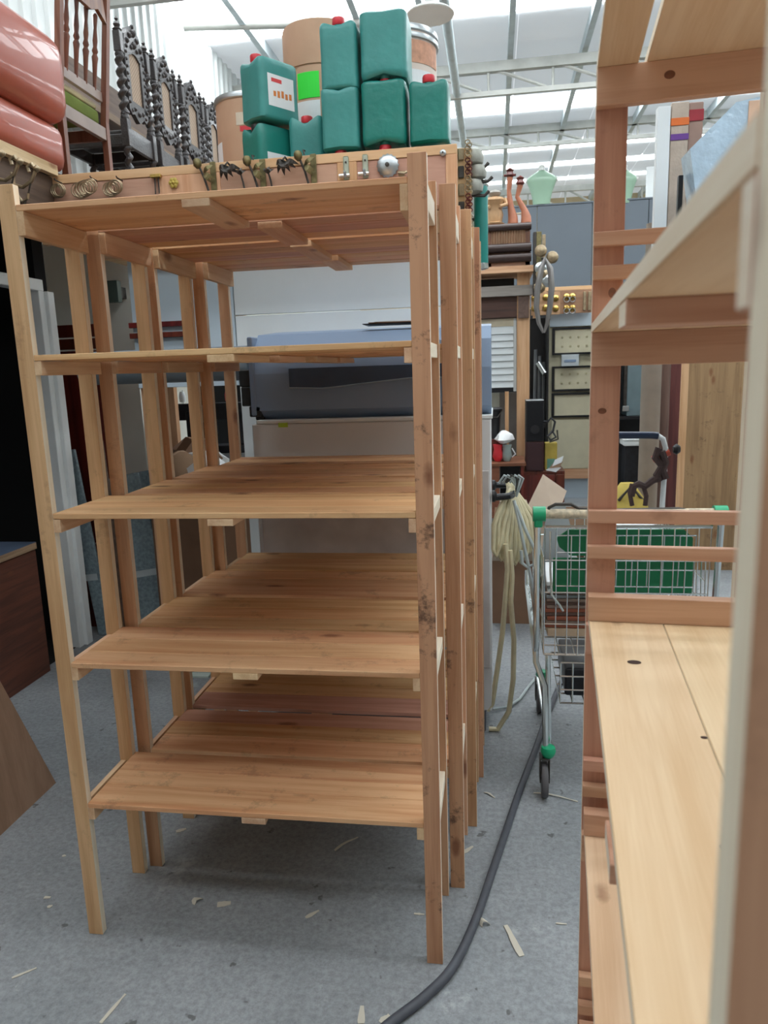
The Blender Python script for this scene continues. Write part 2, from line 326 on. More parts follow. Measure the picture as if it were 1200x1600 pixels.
# ------------------------------------------------ right-hand unit, seen along its length
def to_new(x, y): return (x * math.cos(SKEW) + y * math.sin(SKEW), -x * math.sin(SKEW) + y * math.cos(SKEW))
ox, oy = to_new(.05, .2)
ru = thing('shelving_unit', 'pine shelving unit at the right edge, seen end-on from very close', 'shelf', (ox, oy, 0), -SKEW)
L_, D_ = 1.10, .29   # local: x across (0..D_), y along (0..L_)
for x, y in ((0, 0), (D_ - .048, 0), (0, L_), (D_ - .048, L_)):
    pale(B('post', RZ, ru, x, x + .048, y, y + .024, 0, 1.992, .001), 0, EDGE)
for k, z in enumerate((.235, .70, 1.113, 1.615, 2.010)):
    t = .016
    cuts = [0, .066, D_] if k == 4 else [0, .125, D_]
    gap = .006 if k == 4 else .0006
    for j in range(2):
        _o = B('shelf_board', RY, ru, cuts[j] + (gap if j else 0.004 if k < 3 else 0), cuts[j + 1] - (0 if j else gap), .025 if k < 4 else .03, L_ - .001 + (.024 if k == 4 else 0), z - t, z, .0012); pale(_o, 0, EDGEY_LIT)
    pale(B('end_rail', RX, ru, 0, D_, L_ - .020, L_ - .001, z - t - .055, z - t, .001), 0, EDGEY_LIT)
    pale(B('end_rail', RX, ru, .0, D_, .025, .042, z - t - .036, z - t, .001), 0, EDGEY_LIT)
    pale(B('centre_batten', RX, ru, .0, D_, .43, .50, z - t - .021, z - t, .001), 0, EDGEY_LIT)
    if k < 4:
        for dz in ((.14, .075), (.136, .084), (.189, .126), (.14, .088))[k]:
            B('guard_slat', RX, ru, 0, D_, L_ - .018, L_ - .001, z + dz - .022, z + dz, .001)
        if k < 3: B('guard_slat', RX, ru, .002, D_, L_ - .045, L_ - .0185, z + .0003, z + .044, .001)
KN = plain('dark_knot', '3a2218', .8, 0, .3, 60); KN2 = plain('brown_knot', '7a4c36', .7, 0, .3, 60)
for lx, ly, lz, ax, ay, mt in ((.062, .88, 1.1133, .010, .007, KN), (.12, .66, 1.1133, .004, .003, KN), (.045, .62, .7003, .016, .012, KN2), (.10, .45, 1.1133, .004, .005, KN2)):
    MB().add([(ax * math.cos(a * PI / 8), ay * math.sin(a * PI / 8), z_) for z_ in (0, .0004) for a in range(16)], [list(range(16)), list(range(16, 32))] + [[i, (i + 1) % 16, 16 + (i + 1) % 16, 16 + i] for i in range(16)]).build('knot', mt, ru, (lx, ly, lz))
for lx, lz, ax, az in ((.105, 1.972, .008, .006), (.03, 1.66, .006, .008), (.02, 1.47, .007, .005)):
    MB().add([(ax * math.cos(a * PI / 8), y_, az * math.sin(a * PI / 8)) for y_ in (0, .0004) for a in range(16)], [list(range(16)), list(range(16, 32))] + [[i, (i + 1) % 16, 16 + (i + 1) % 16, 16 + i] for i in range(16)]).build('knot', KN2, ru, (lx, L_ - .0205 if lz > 1.9 else L_ - .0188 if lz > 1.6 else L_ - .0005, lz))
# ================================================================== MEZZANINE AND THE PANEL IN FRONT OF IT
FY = 3.30
mz = thing('storage_mezzanine', 'raised timber storage deck with pink plywood front, behind and above the shelving units', 'mezzanine', (-2.05, FY, 0))
def mp(x0, x1, y0, y1, z0, z1, name, mat, bv=.0015): return B(name, mat, mz, x0 + 2.05, x1 + 2.05, y0 - FY, y1 - FY, z0, z1, bv)
mp(-2.06, -.150, FY, FY + .04, 2.425, 2.463, 'top_rail', FRM)
for k, (a, b) in enumerate(((-2.0, -1.47), (-1.185, -.66), (-.575, -.197))): mp(a, b, FY + .004, FY + .022, 2.205, 2.424, 'plywood_panel', PLY)
for k, (a, b) in enumerate(((-2.06, -2.0), (-1.47, -1.185), (-.66, -.575), (-.197, -.150))):
    mp(a, b, FY, FY + .04, 2.205, 2.424, 'stile', FRMZ)
mp(-2.06, -.150, FY, FY + .04, 2.168, 2.204, 'bottom_rail', FRM)
for x in (-.21, -2.04): mp(x, x + .05, FY + 1.13, FY + 1.18, 0, 2.168, 'support_post', FRMZ)
mp(-.21, -.16, FY + .22, FY + .27, 0, 2.168, 'support_post', FRMZ)
for j in range(6): mp(-2.04, -.155, FY + .042 + j * .23, FY + .042 + j * .23 + .225, 2.17, 2.189, 'deck_board', PB)
# left deck with chairs: runs along the wall
ld = thing('storage_deck', 'high timber deck along the ribbed wall, carrying the armchair and chairs', 'mezzanine', (-2.0, 1.4, 0))
for j in range(5): B('deck_board', OLD, ld, -.95 + j * .195, -.95 + j * .195 + .19, 0, 5.9, 2.46, 2.49)
B('edge_board', FRM if False else wood('edge_timber', 1, light='d9bf97', dark='b89a70'), ld, .03, .06, 0, 1.895, 2.455, 2.50)
B('edge_beam', OLD, ld, .0, .028, 0, 1.895, 2.30, 2.452)
for y in (.05, 1.75, 3.9, 5.7): B('support_post', FRMZ, ld, -.98, -.93, y, y + .05, 0, 2.458)
# long brown rails fixed to the wall behind the chairs
br = thing('wall_rail_shelf', 'dark brown plank shelf along the ribbed wall, behind the armchair and chairs', 'shelf', (-2.72, 3.0, 3.0))
B('plank', OLD, br, -.22, 0, -.6, 5.2, .40, .62); B('rail', wood('brown_rail', 1, light='8a7058', dark='6b5442'), br, .002, .03, -.6, 5.2, .36, .41)
for y in (-.5, 1.6, 3.4, 5.0): B('wall_bracket', IRON, br, -.26, -.22, y, y + .04, .30, .6)
# ================================================================== JERRYCANS
def can_mesh(wd, dp, h):
    mb = MB(); n = 32; rings = []
    def sup(a, e=.28):
        c, s_ = math.cos(a), math.sin(a); return (math.copysign(abs(c) ** e, c), math.copysign(abs(s_) ** e, s_))
    levels = [(.0, .80), (.012, .93), (.04, .995), (.08, 1), (.30, .992), (.5, .985), (.70, .992), (.86, 1), (.93, .985), (.965, .93)]
    vs = []
    for z, s_ in levels:
        for k in range(n):
            x, y = sup(2 * PI * k / n); x *= wd / 2 * s_; y *= dp / 2 * s_
            zz = z * h
            if z > .8: zz -= (z - .8) / .165 * .065 * h * max(0, 1 - (abs(x) / (wd * .30)) ** 2) ** .6
            if z < .05: zz += .015 * h * max(0, 1 - (abs(x) / (wd * .22)) ** 2)
            vs.append((x, y, zz))
    for s_ in (.72, .45, .2):
        for k in range(n):
            x, y = sup(2 * PI * k / n, .35 + .5 * (1 - s_)); x *= wd / 2 * s_; y *= dp / 2 * s_
            vs.append((x, y, h * (.972 if s_ > .5 else .965) - .065 * h * max(0, 1 - (abs(x) / (wd * .30)) ** 2) ** .6))
    R_ = len(levels) + 3; fs = []
    for i in range(R_ - 1):
        for k in range(n): fs.append([i * n + k, i * n + (k + 1) % n, (i + 1) * n + (k + 1) % n, (i + 1) * n + k])
    fs += [list(range(n))[::-1], [(R_ - 1) * n + k for k in range(n)]]
    mb.add(vs, fs, 0, True); return mb
def cap_mesh(r, h):
    return MB().lathe([(r * .9, 0), (r, .004), (r, h * .85), (r * .93, h)], 24, mod=lambda a, z: 1 + .03 * math.cos(12 * a))
def jerrycan(px0, px1, pyb, pyt, Y, label, mat=None, cap=RED, rz=0, dp=.22, upside=False, lbl=False, wd=None, z0=None, capvis=True):
    mat = mat or TEAL
    a, b = atY(px0, (pyb + pyt) / 2, Y), atY(px1, (pyb + pyt) / 2, Y)
    zb = z0 if z0 is not None else atY((px0 + px1) / 2, pyb, Y).z; zt = atY((px0 + px1) / 2, pyt, Y).z
    W = wd or (b.x - a.x) * .97; x = (a.x + b.x) / 2; h = zt - zb
    body_h = h / (1.0 if (upside or not capvis) else 1.0)
    t = thing('jerrycan', label, 'jerrycan', (x, Y + dp / 2, zb), rz, 'green jerrycans stacked on the mezzanine')
    bd = can_mesh(W, dp, body_h)
    cm = MB(); nk = MB()
    yo = -dp * .30
    zc = body_h * .885
    nk.lathe([(.026, 0), (.022, .01), (.022, .022)], 20, Matrix.Translation((0, yo, zc)))
    cp = cap_mesh(.026, .030)
    if upside:
        F = Matrix.Translation((0, 0, body_h)) @ Matrix.Rotation(PI, 4, 'Y')
        bd.v = [tuple(F @ Vector(v)) for v in bd.v]; nk.v = [tuple(F @ Vector(v)) for v in nk.v]
    o = bd.build('body', mat, t); nk.build('neck', mat, t)
    c = cp.build('cap', cap, t, (0, yo, zc + .018) if not upside else (0, yo, body_h - zc - .018), (0, 0, 0) if not upside else (PI, 0, 0))
    # moulded handle bridge across the top
    if not upside:
        MB().tube([(0, dp * .02, body_h * .86), (0, dp * .08, body_h * .93), (0, dp * .26, body_h * .94), (0, dp * .36, body_h * .87)], .014, 10).build('handle', mat, t)
    if lbl:
        lb = MB().box(W / 2 * .985, W / 2 * 1.0, -dp * .33, dp * .33, body_h * .22, body_h * .72).build('label', PAPER, t)
        MB().box(W / 2 * 1.0, W / 2 * 1.008, -dp * .24, dp * .02, body_h * .60, body_h * .66).build('red_print', plain('label_red_print', 'd84848'), lb)
        mm = MB(); 
        for j in range(5): mm.box(W / 2 * 1.0, W / 2 * 1.008, -dp * .2 + j * .022, -dp * .2 + j * .022 + .014, body_h * (.38 - .01 * (j % 2)), body_h * (.46 + .015 * (j % 3)))
        mm.build('orange_print', plain('label_orange_print', 'd9803c'), lb)
    return t
CY = 3.36
zF = atY(530, 235, CY).z + .004
# hidden lower row: their caps poke up above the rail
for px, cap_, nm in ((531, RED, 'red cap just above the rail left of centre'), (598, RED, 'red cap just above the rail in the middle'), (658, GREENC, 'green cap showing just above the rail, bottom row right')):
    p = atY(px, 233, CY)
    jerrycan(px - 29, px + 29, 300, 236, CY, 'bottom-row green jerrycan behind the plywood, ' + nm, TEAL, cap_, z0=2.19)
TOP0 = 2.492
jerrycan(499, 561, 232, 130, CY, 'green jerrycan with red cap, under the upright can left of centre', TEAL2, z0=TOP0)
jerrycan(562, 635, 228, 122, CY, 'green jerrycan turned cap-down, under the largest one', TEAL, upside=True, z0=TOP0)
jerrycan(637, 702, 220, 120, CY, 'green jerrycan with red cap standing alone at the right end', TEAL, z0=TOP0)
t = jerrycan(497, 558, 140, 28, CY, 'green jerrycan with red cap, top of the stack left of centre', TEAL2)
t = jerrycan(559, 637, 124, 12, CY, 'largest green jerrycan turned cap-down, top of the stack under the lamp', TEAL2, upside=True, dp=.25)
jerrycan(456, 500, 280, 174, CY + .12, 'green jerrycan with red cap half hidden, below the tall cardboard drum', TEAL2, z0=2.19, wd=.165)
jerrycan(393, 430, 300, 186, CY + .06, 'green jerrycan with dark cap and white label, under the labelled one', TEAL, BLACK, rz=-.62, lbl=True, z0=2.19, wd=.15)
jerrycan(388, 432, 186, 84, CY + .06, 'green jerrycan with pink-red cap and printed white label, top left of the stack', TEAL2, rz=-.62, lbl=True, wd=.165)
# ================================================================== DRUMS
def drum(px0, px1, pyt, Y, z0, label, body, ringm, lidh=.0):
    a, b = atY(px0, pyt + 60, Y), atY(px1, pyt + 60, Y); r = (b.x - a.x) / 2; zt = atY((px0 + px1) / 2, pyt, Y - r).z
    t = thing('storage_drum', label, 'drum', ((a.x + b.x) / 2, Y, z0), 0, 'cardboard storage drums on the mezzanine'); h = zt - z0
    MB().lathe([(r * .98, 0), (r, .01), (r, h - .02), (r * .99, h)], 40).build('body', body, t)
    if lidh: MB().lathe([(r * 1.03, h - lidh), (r * 1.035, h - lidh + .005), (r * 1.035, h - .01), (r * 1.02, h + .004)], 40).build('lid', body, t)
    else:
        MB().lathe([(r * 1.0, h - .03), (r * 1.045, h - .025), (r * 1.05, h - .012), (r * 1.03, h), (r * .9, h + .004)], 40).build('metal_lid_rim', ringm, t)
    return t, r, h
def curved(t, r, a0, a1, z0, z1, name, mat, n=8):
    mb = MB(); vs = []
    for i in range(n + 1):
        a = a0 + (a1 - a0) * i / n
        for rr in (r * 1.002, r * 1.012):
            for z in (z0, z1): vs.append((rr * math.cos(a), rr * math.sin(a), z))
    fs = []
    for i in range(n):
        b = 4 * i; fs += [[b, b + 1, b + 5, b + 4], [b + 2, b + 3, b + 7, b + 6], [b, b + 2, b + 6, b + 4], [b + 1, b + 3, b + 7, b + 5]]
    fs += [[0, 1, 3, 2], [4 * n, 4 * n + 1, 4 * n + 3, 4 * n + 2]]
    return mb.add(vs, fs).build(name, mat, t)
t, r, h = drum(342, 446, 140, 4.1, 2.19, 'brown cardboard drum with grey metal rim and peeling tape, left of the jerrycans', KRAFT, METAL)
curved(t, r, -1.7, -1.1, h - .16, h - .10, 'tape', plain('clear_tape', 'd8ccb8', .2, 0)); curved(t, r, -1.6, -1.3, h - .19, h - .165, 'red_tag', RED)
curved(t, r, -2.75, -2.3, h - .36, h - .22, 'torn_paper', PAPER)
t, r, h = drum(446, 556, 28, 3.95, 2.19, 'tall brown cardboard drum with bright green tag and white label', KRAFT, KRAFT, .19)
curved(t, r * 1.0, -2.05, -1.42, h - .34, h - .225, 'green_tag', plain('fluorescent_green_tag', '2fe03c', .6, 0, .02)); curved(t, r, -2.1, -1.42, h - .47, h - .352, 'paper_label', PAPER)
t, r, h = drum(564, 682, 34, 4.02, 2.19, 'pale drum with galvanised ring lid behind the rightmost jerrycans', plain('printed_white_drum', 'd9c9bd', .6, 0, .06, 4), METAL)
curved(t, r, -1.3, -.15, h - .17, h - .07, 'orange_band', plain('faded_orange_print', 'c9957a', .7, 0, .2, 30)); curved(t, r, -1.25, -.5, h - .45, h - .2, 'paper_label', PAPER)
MB().lathe([(r * 1.05, h - .06), (r * 1.06, h - .05), (r * 1.05, h - .04)], 40).build('locking_ring', METAL, t)
bx = MB().box(-.16, .16, -.12, .12, 0, .78, .003).build('grey_carton', plain('pale_grey_carton', 'c3c8cc', .7)); bx.location = (-1.20, 4.48, 2.19); tag(bx, 'pale grey carton standing between the two cardboard drums', 'box')
# ================================================================== HARDWARE ON THE PLYWOOD FRONT
FRONT = FY - .001
def ringset(px, py, rr, n, spread, label):
    p = atY(px, py, FRONT); t = thing('curtain_rings', label, 'rings', (p.x, FRONT, p.z), 0, 'bundles of wire curtain rings on the plywood front')
    R_ = rr
    MB().tube([(-.01, 0, R_ + .012), (-.01, -.05, R_ + .014), (-.01, -.055, R_ + .02)], .003, 6).build('nail', IRON, t)
    for k in range(n):
        q = -.008 - k * .006; off = (k - n) * spread + .01 * math.sin(k * 2.1)
        MB().tube([(off + R_ * math.cos(a * PI / 9), q, R_ * math.sin(a * PI / 9)) for a in range(18)], .0022, 5, closed=True).build('ring', RUSTY, t, rot=(0, rnd.uniform(-.1, .1), rnd.uniform(-.12, .12)))
ringset(101, 300, .026, 7, .004, 'small bundle of wire curtain rings, leftmost on the pink plywood')
ringset(156, 298, .030, 14, .007, 'long bundle of wire curtain rings, middle of the pink plywood piece')
ringset(196, 297, .027, 12, .006, 'bundle of wire curtain rings, rightmost on the pink plywood piece')
p = atY(246, 276, FRONT); t = thing('brass_knob', 'old brass bolt with two thin pins on the bare timber stile', 'hook', tuple(p))
MB().box(-.028, .022, -.02, 0, -.008, .008, .003).build('bar', BRASS, t); MB().tube([(-.008, -.01, -.005), (-.01, -.012, -.075)], .003, 6).build('pin', IRON, t); MB().tube([(.008, -.01, -.005), (.008, -.012, -.072)], .003, 6).build('pin', IRON, t)
p = atY(272, 286, FRONT); t = thing('yellow_rosette', 'small yellow gilt rosette fixed beside the brass bolt', 'ornament', tuple(p))
for k in range(6):
    a = k * PI / 3; MB().lathe([(.002, -.006), (.011, 0), (.002, .006)], 8, Matrix.Translation((.013 * math.cos(a), -.006, .013 * math.sin(a))) @ Matrix.Rotation(PI / 2, 4, 'X')).build('petal', YEL, t)
MB().lathe([(.002, -.008), (.009, 0), (.002, .008)], 8, Matrix.Translation((0, -.01, 0)) @ Matrix.Rotation(PI / 2, 4, 'X')).build('centre', YEL, t)
def leaf(mb, a, L, wd, org, bend=.02):
    d = Vector((math.cos(a), 0, math.sin(a))); s_ = Vector((-math.sin(a), 0, math.cos(a))); o_ = Vector(org)
    vs = []; n = 6
    for i in range(n + 1):
        u = i / n; ww = wd * math.sin(PI * min(1, u * .92 + .08)) ; y = -bend * math.sin(PI * u)
        c = o_ + d * L * u + Vector((0, y, 0)); vs += [c + s_ * ww, c - s_ * ww, c + s_ * ww + Vector((0, -.003, 0)), c - s_ * ww + Vector((0, -.003, 0))]
    fs = []
    for i in range(n):
        b = 4 * i; fs += [[b, b + 1, b + 5, b + 4], [b + 2, b + 3, b + 7, b + 6], [b, b + 2, b + 6, b + 4], [b + 1, b + 3, b + 7, b + 5]]
    return mb.add(vs, fs + [[0, 1, 3, 2], [4 * n, 4 * n + 1, 4 * n + 3, 4 * n + 2]], 0, False)
def thistle(px, py, label, mat, kind):
    p = atY(px, py, FRONT); t = thing('leafy_coat_hook', label, 'coat hook', tuple(p), 0, 'cast metal leaf and bud coat hooks on the plywood front')
    if kind == 0:   # bud on a long stem
        MB().tube([(0, -.02, 0), (.02, -.022, -.05), (.036, -.012, -.115)], .005, 7).build('stem', IRON, t)
        MB().lathe([(.004, -.022), (.017, -.01), (.019, .006), (.012, .018), (.003, .02)], 12, Matrix.Translation((-.004, -.03, .01))).build('bud', mat, t)
        MB().box(.042, .068, -.006, 0, -.10, .02, .002).build('back_plate', BRASSG, t)
        for a in (-.9, -.5, .6): leaf(MB(), a, .055, .009, (.02, -.02, -.03)).build('leaf', mat, t)
        MB().tube([(.02, 0, .035), (.02, -.03, .03), (.024, -.03, .012)], .0035, 6).build('hook', IRON, t)
    elif kind == 1:  # drooping leaves
        for a in (-2.9, -2.3, -1.75, -1.2, -.6, -.25): leaf(MB(), a, .052 + .008 * math.cos(a * 3), .010, (0, -.012, .02), .035).build('leaf', IRON, t)
        MB().tube([(0, 0, .03), (0, -.03, .035), (-.01, -.04, .02)], .004, 6).build('hook', IRON, t)
    else:
        MB().tube([(0, -.01, .0), (.008, -.012, -.03), (.014, -.012, -.07)], .0045, 6).build('stem', IRON, t)
        for a in (.6, 1.3, 2.3): leaf(MB(), a, .03, .006, (0, -.012, 0)).build('leaf', mat, t)
for q in ((314, 262, 'bud coat hook on a thin stem, leftmost of the three bud hooks', BRASSG, 0), (391, 258, 'bud coat hook, middle of the three bud hooks', BRASSG, 0), (470, 250, 'bud coat hook with upright green plate, rightmost of the three', BRASSG, 0),
          (360, 270, 'drooping dark leaf hook between the left and middle bud hooks', IRON, 1), (449, 262, 'drooping dark leaf hook between the middle and right bud hooks', IRON, 1),
          (378, 275, 'small twig hook just left of the middle bud hook', IRON, 2), (421, 273, 'small twig hook just left of the right dark leaf hook', IRON, 2)): thistle(*q)
for px, py, lb in ((541, 262, 'pale metal hat hook on a narrow plate, left of the two'), (571, 259, 'pale metal hat hook on a narrow plate, beside the toothed disc')):
    p = atY(px, py, FRONT); t = thing('plate_hook', lb, 'coat hook', tuple(p), 0, 'pale metal plate hooks')
    MB().box(-.012, .012, -.005, 0, -.05, .045, .004).build('back_plate', plain('pale_zinc', 'b9bfae', .4, .6), t)
    MB().tube([(0, -.004, -.03), (0, -.03, -.04), (0, -.045, -.025)], .006, 8).build('hook', METAL, t)
    MB().tube([(-.03, -.012, -.034), (.016, -.012, -.034)], .008, 8).build('bar', METAL, t); MB().lathe([(.004, 0), (.004, .004)], 8, Matrix.Translation((0, -.005, .02)) @ Matrix.Rotation(PI / 2, 4, 'X')).build('screw', IRON, t)
p = atY(606, 259, FRONT); t = thing('toothed_disc', 'domed steel disc with toothed edge, mounted near the right post', 'ornament', tuple(p))
RX90 = Matrix.Rotation(PI / 2, 4, 'X')
MB().lathe([(.046, 0), (.046, .004), (.038, .012), (.02, .018), (.006, .02)], 32, RX90, mod=lambda a, z: 1 + (.05 if z < .006 else 0) * (1 if math.cos(16 * a) > 0 else -1)).build('dome', METAL, t)
MB().lathe([(.009, .016), (.009, .026), (.004, .028)], 12, RX90).build('hub', IRON, t)
p = atY(628, 272, FRONT); t = thing('small_lever_catch', 'small tarnished lever catch beside the toothed disc', 'catch', tuple(p)); MB().tube([(-.015, -.01, .005), (.012, -.014, 0), (.022, -.01, .006)], .006, 7).build('lever', RUSTY, t); MB().box(-.014, .012, -.005, 0, -.01, .012, .002).build('plate', RUSTY, t)
p = atY(692, 239, FRONT); t = thing('steel_rosette', 'small round steel bolt washer at the plywood end', 'bolt', tuple(p)); MB().lathe([(.013, 0), (.013, .005), (.008, .009)], 16, RX90).build('washer', METAL, t); MB().lathe([(.004, .008), (.004, .014)], 8, RX90).build('screw', IRON, t)
# row of scrolled brass coat hooks running along the left beam
for k in range(7):
    yy = 2.95 - .11 * k; t = thing('scroll_coat_hook', 'scrolled brass coat hook, %s from the plywood front along the left beam' % ('first second third fourth fifth sixth seventh'.split()[k]) if k else 'scrolled brass coat hook at the end of the row, next to the plywood front', 'coat hook', (-1.938, yy, 2.36), 0, 'scrolled brass coat hooks along the left beam')
    MB().box(-.002, .002, -.012, .012, -.05, .03, .001).build('back_plate', RUSTY, t)
    MB().tube([(.002, 0, -.02), (.04, 0, -.03), (.08, 0, -.01), (.105, 0, .03), (.09, 0, .055), (.07, 0, .045), (.075, 0, .025)], .0075, 8).build('upper_hook', RUSTY, t)
    MB().lathe([(.003, -.014), (.013, -.006), (.015, 0), (.013, .006), (.003, .014)], 10, Matrix.Translation((.11, 0, .035))).build('knob', RUSTY, t)
    MB().tube([(.002, 0, -.045), (.03, 0, -.085), (.055, 0, -.075), (.06, 0, -.055)], .006, 8).build('lower_hook', RUSTY, t)
    MB().tube([(.09, 0, .02), (.055, 0, -.07), (.02, 0, -.12)], .0035, 6).build('rod', IRON, t)
# ================================================================== SEATING ON THE LEFT DECK
DZ = 2.491
LEA = plain('red_leather', 'ab5440', .42, 0, .08, 3, bump=.05, coat=.35)
t = thing('leather_armchair', 'red-orange leather armchair seen from behind on the left deck', 'armchair', (-2.42, 3.06, DZ))
MB().box(-.08, .36, -.55, .55, .05, .27, .06).build('base', LEA, t)
MB().box(.10, .40, -.56, .57, .265, .66, .09).build('backrest', LEA, t)
for s_ in (-1, 1): MB().box(-.36, .12, s_ * .44 - .11, s_ * .44 + .11, .20, .48, .06).build('armrest', LEA, t)
MB().box(-.38, .12, -.36, .36, .20, .36, .05).build('seat_cushion', LEA, t)
for x in (-.3, .28):
    for y in (-.45, .45): MB().lathe([(.022, 0), (.028, .05)], 10).build('foot', BLACK, t, (x, y, 0))
# brown chair with green seat
t = thing('side_chair', 'brown wooden chair with slim turned back spindles and a green seat', 'chair', (-2.13, 3.70, DZ))
def bb(n, mt, *a, **k): return B(n, mt, t, *a, **k)
W_ = .44
for y in (0, W_):
    MB().prism([(-.016, 0), (.016, 0), (.018, .45), (.115, 1.25), (.09, 1.25), (-.014, .45)], .034, Matrix.Translation((0, y - .017, 0))).build('rear_leg_and_post', BRW, t)
    B('front_leg', BRW, t, -.43, -.395, y - .017, y + .017, 0, .43)
B('seat_rail', plain('greyish_rail', '8c7c74', .4), t, -.012, .014, .018, W_ - .018, .355, .42); B('lower_back_rail', plain('grey_brown_rail', '93827a', .4), t, -.012, .012, .018, W_ - .018, .55, .60)
B('side_rail', BRW, t, -.40, -.02, -.012, .012, .36, .42); B('side_rail', BRW, t, -.40, -.02, W_ - .012, W_ + .012, .36, .42)
MB().box(-.42, -.014, .02, W_ - .02, .43, .51, .02).build('seat', [plain('green_fabric', '66752f', .9)], t)
MB().box(-.40, -.02, .03, W_ - .03, .512, .54, .01).build('cushion_top', plain('cream_fabric', 'c5bd9a', .9), t)
MB().prism([(-.2, .93), (-.17, 1.10), (-.2, 1.22), (.2, 1.22), (.17, 1.10), (.2, .93), (.12, .97), (.05, .94), (-.05, .94), (-.12, .97)], .02, Matrix.Translation((.068, W_ / 2, 0)) @ Matrix.Rotation(PI / 2, 4, 'Z') @ Matrix.Translation((0, -.01, 0))).build('crest_rail', BRW, t)
for k in range(4):
    y = .085 + k * .09
    MB().lathe([(.008, 0), (.010, .05), (.013, .13), (.017, .16), (.010, .175), (.016, .19), (.010, .21), (.013, .24), (.008, .30), (.012, .36), (.006, .37)], 10, Matrix.Translation((.006, y, .59)) @ Matrix.Rotation(.125, 4, 'Y')).build('spindle', wood('spindle_wood', 2, light='7d4a34', dark='4e2c20') if k == 0 else bpy.data.materials['spindle_wood'], t)
# carved barley-twist chairs
CARV = plain('carved_dark_wood', '3f3b3c', .38, 0, .2, 20, bump=.3, coat=.15)
CANE, nt, bs, N, L = nodes('cane_weave'); tc = N('ShaderNodeTexCoord'); mpn = N('ShaderNodeMapping'); mpn.inputs['Scale'].default_value = (90, 90, 90); L(tc.outputs['Object'], mpn.inputs['Vector'])
ck = N('ShaderNodeTexChecker'); ck.inputs['Color1'].default_value = lin('b7a089'); ck.inputs['Color2'].default_value = lin('8f7a68'); ck.inputs['Scale'].default_value = 1; L(mpn.outputs[0], ck.inputs['Vector']); L(ck.outputs[0], bs.inputs['Base Color']); bs.inputs['Roughness'].default_value = .7
def twist(mb, x, y, z0, z1, r, turns, n=10):
    N_ = max(8, int(turns * 12)); vs = []; fs = []
    for i in range(N_ + 1):
        z = z0 + (z1 - z0) * i / N_
        for k in range(n):
            a = 2 * PI * k / n; rr = r * (.78 + .32 * math.cos(a - turns * 2 * PI * i / N_)); vs.append((x + rr * math.cos(a), y + rr * math.sin(a), z))
    for i in range(N_):
        for k in range(n): fs.append([i * n + k, i * n + (k + 1) % n, (i + 1) * n + (k + 1) % n, (i + 1) * n + k])
    return mb.add(vs, fs + [list(range(n))[::-1], [N_ * n + k for k in range(n)]], 0, True)
def sq(mb, x, y, z0, z1, r): return mb.box(x - r, x + r, y - r, y + r, z0, z1, .004)
def ball(mb, x, y, z, r): return mb.lathe([(r * .3, -r), (r * .8, -r * .6), (r, 0), (r * .8, r * .6), (r * .3, r)], 10, Matrix.Translation((x, y, z)))
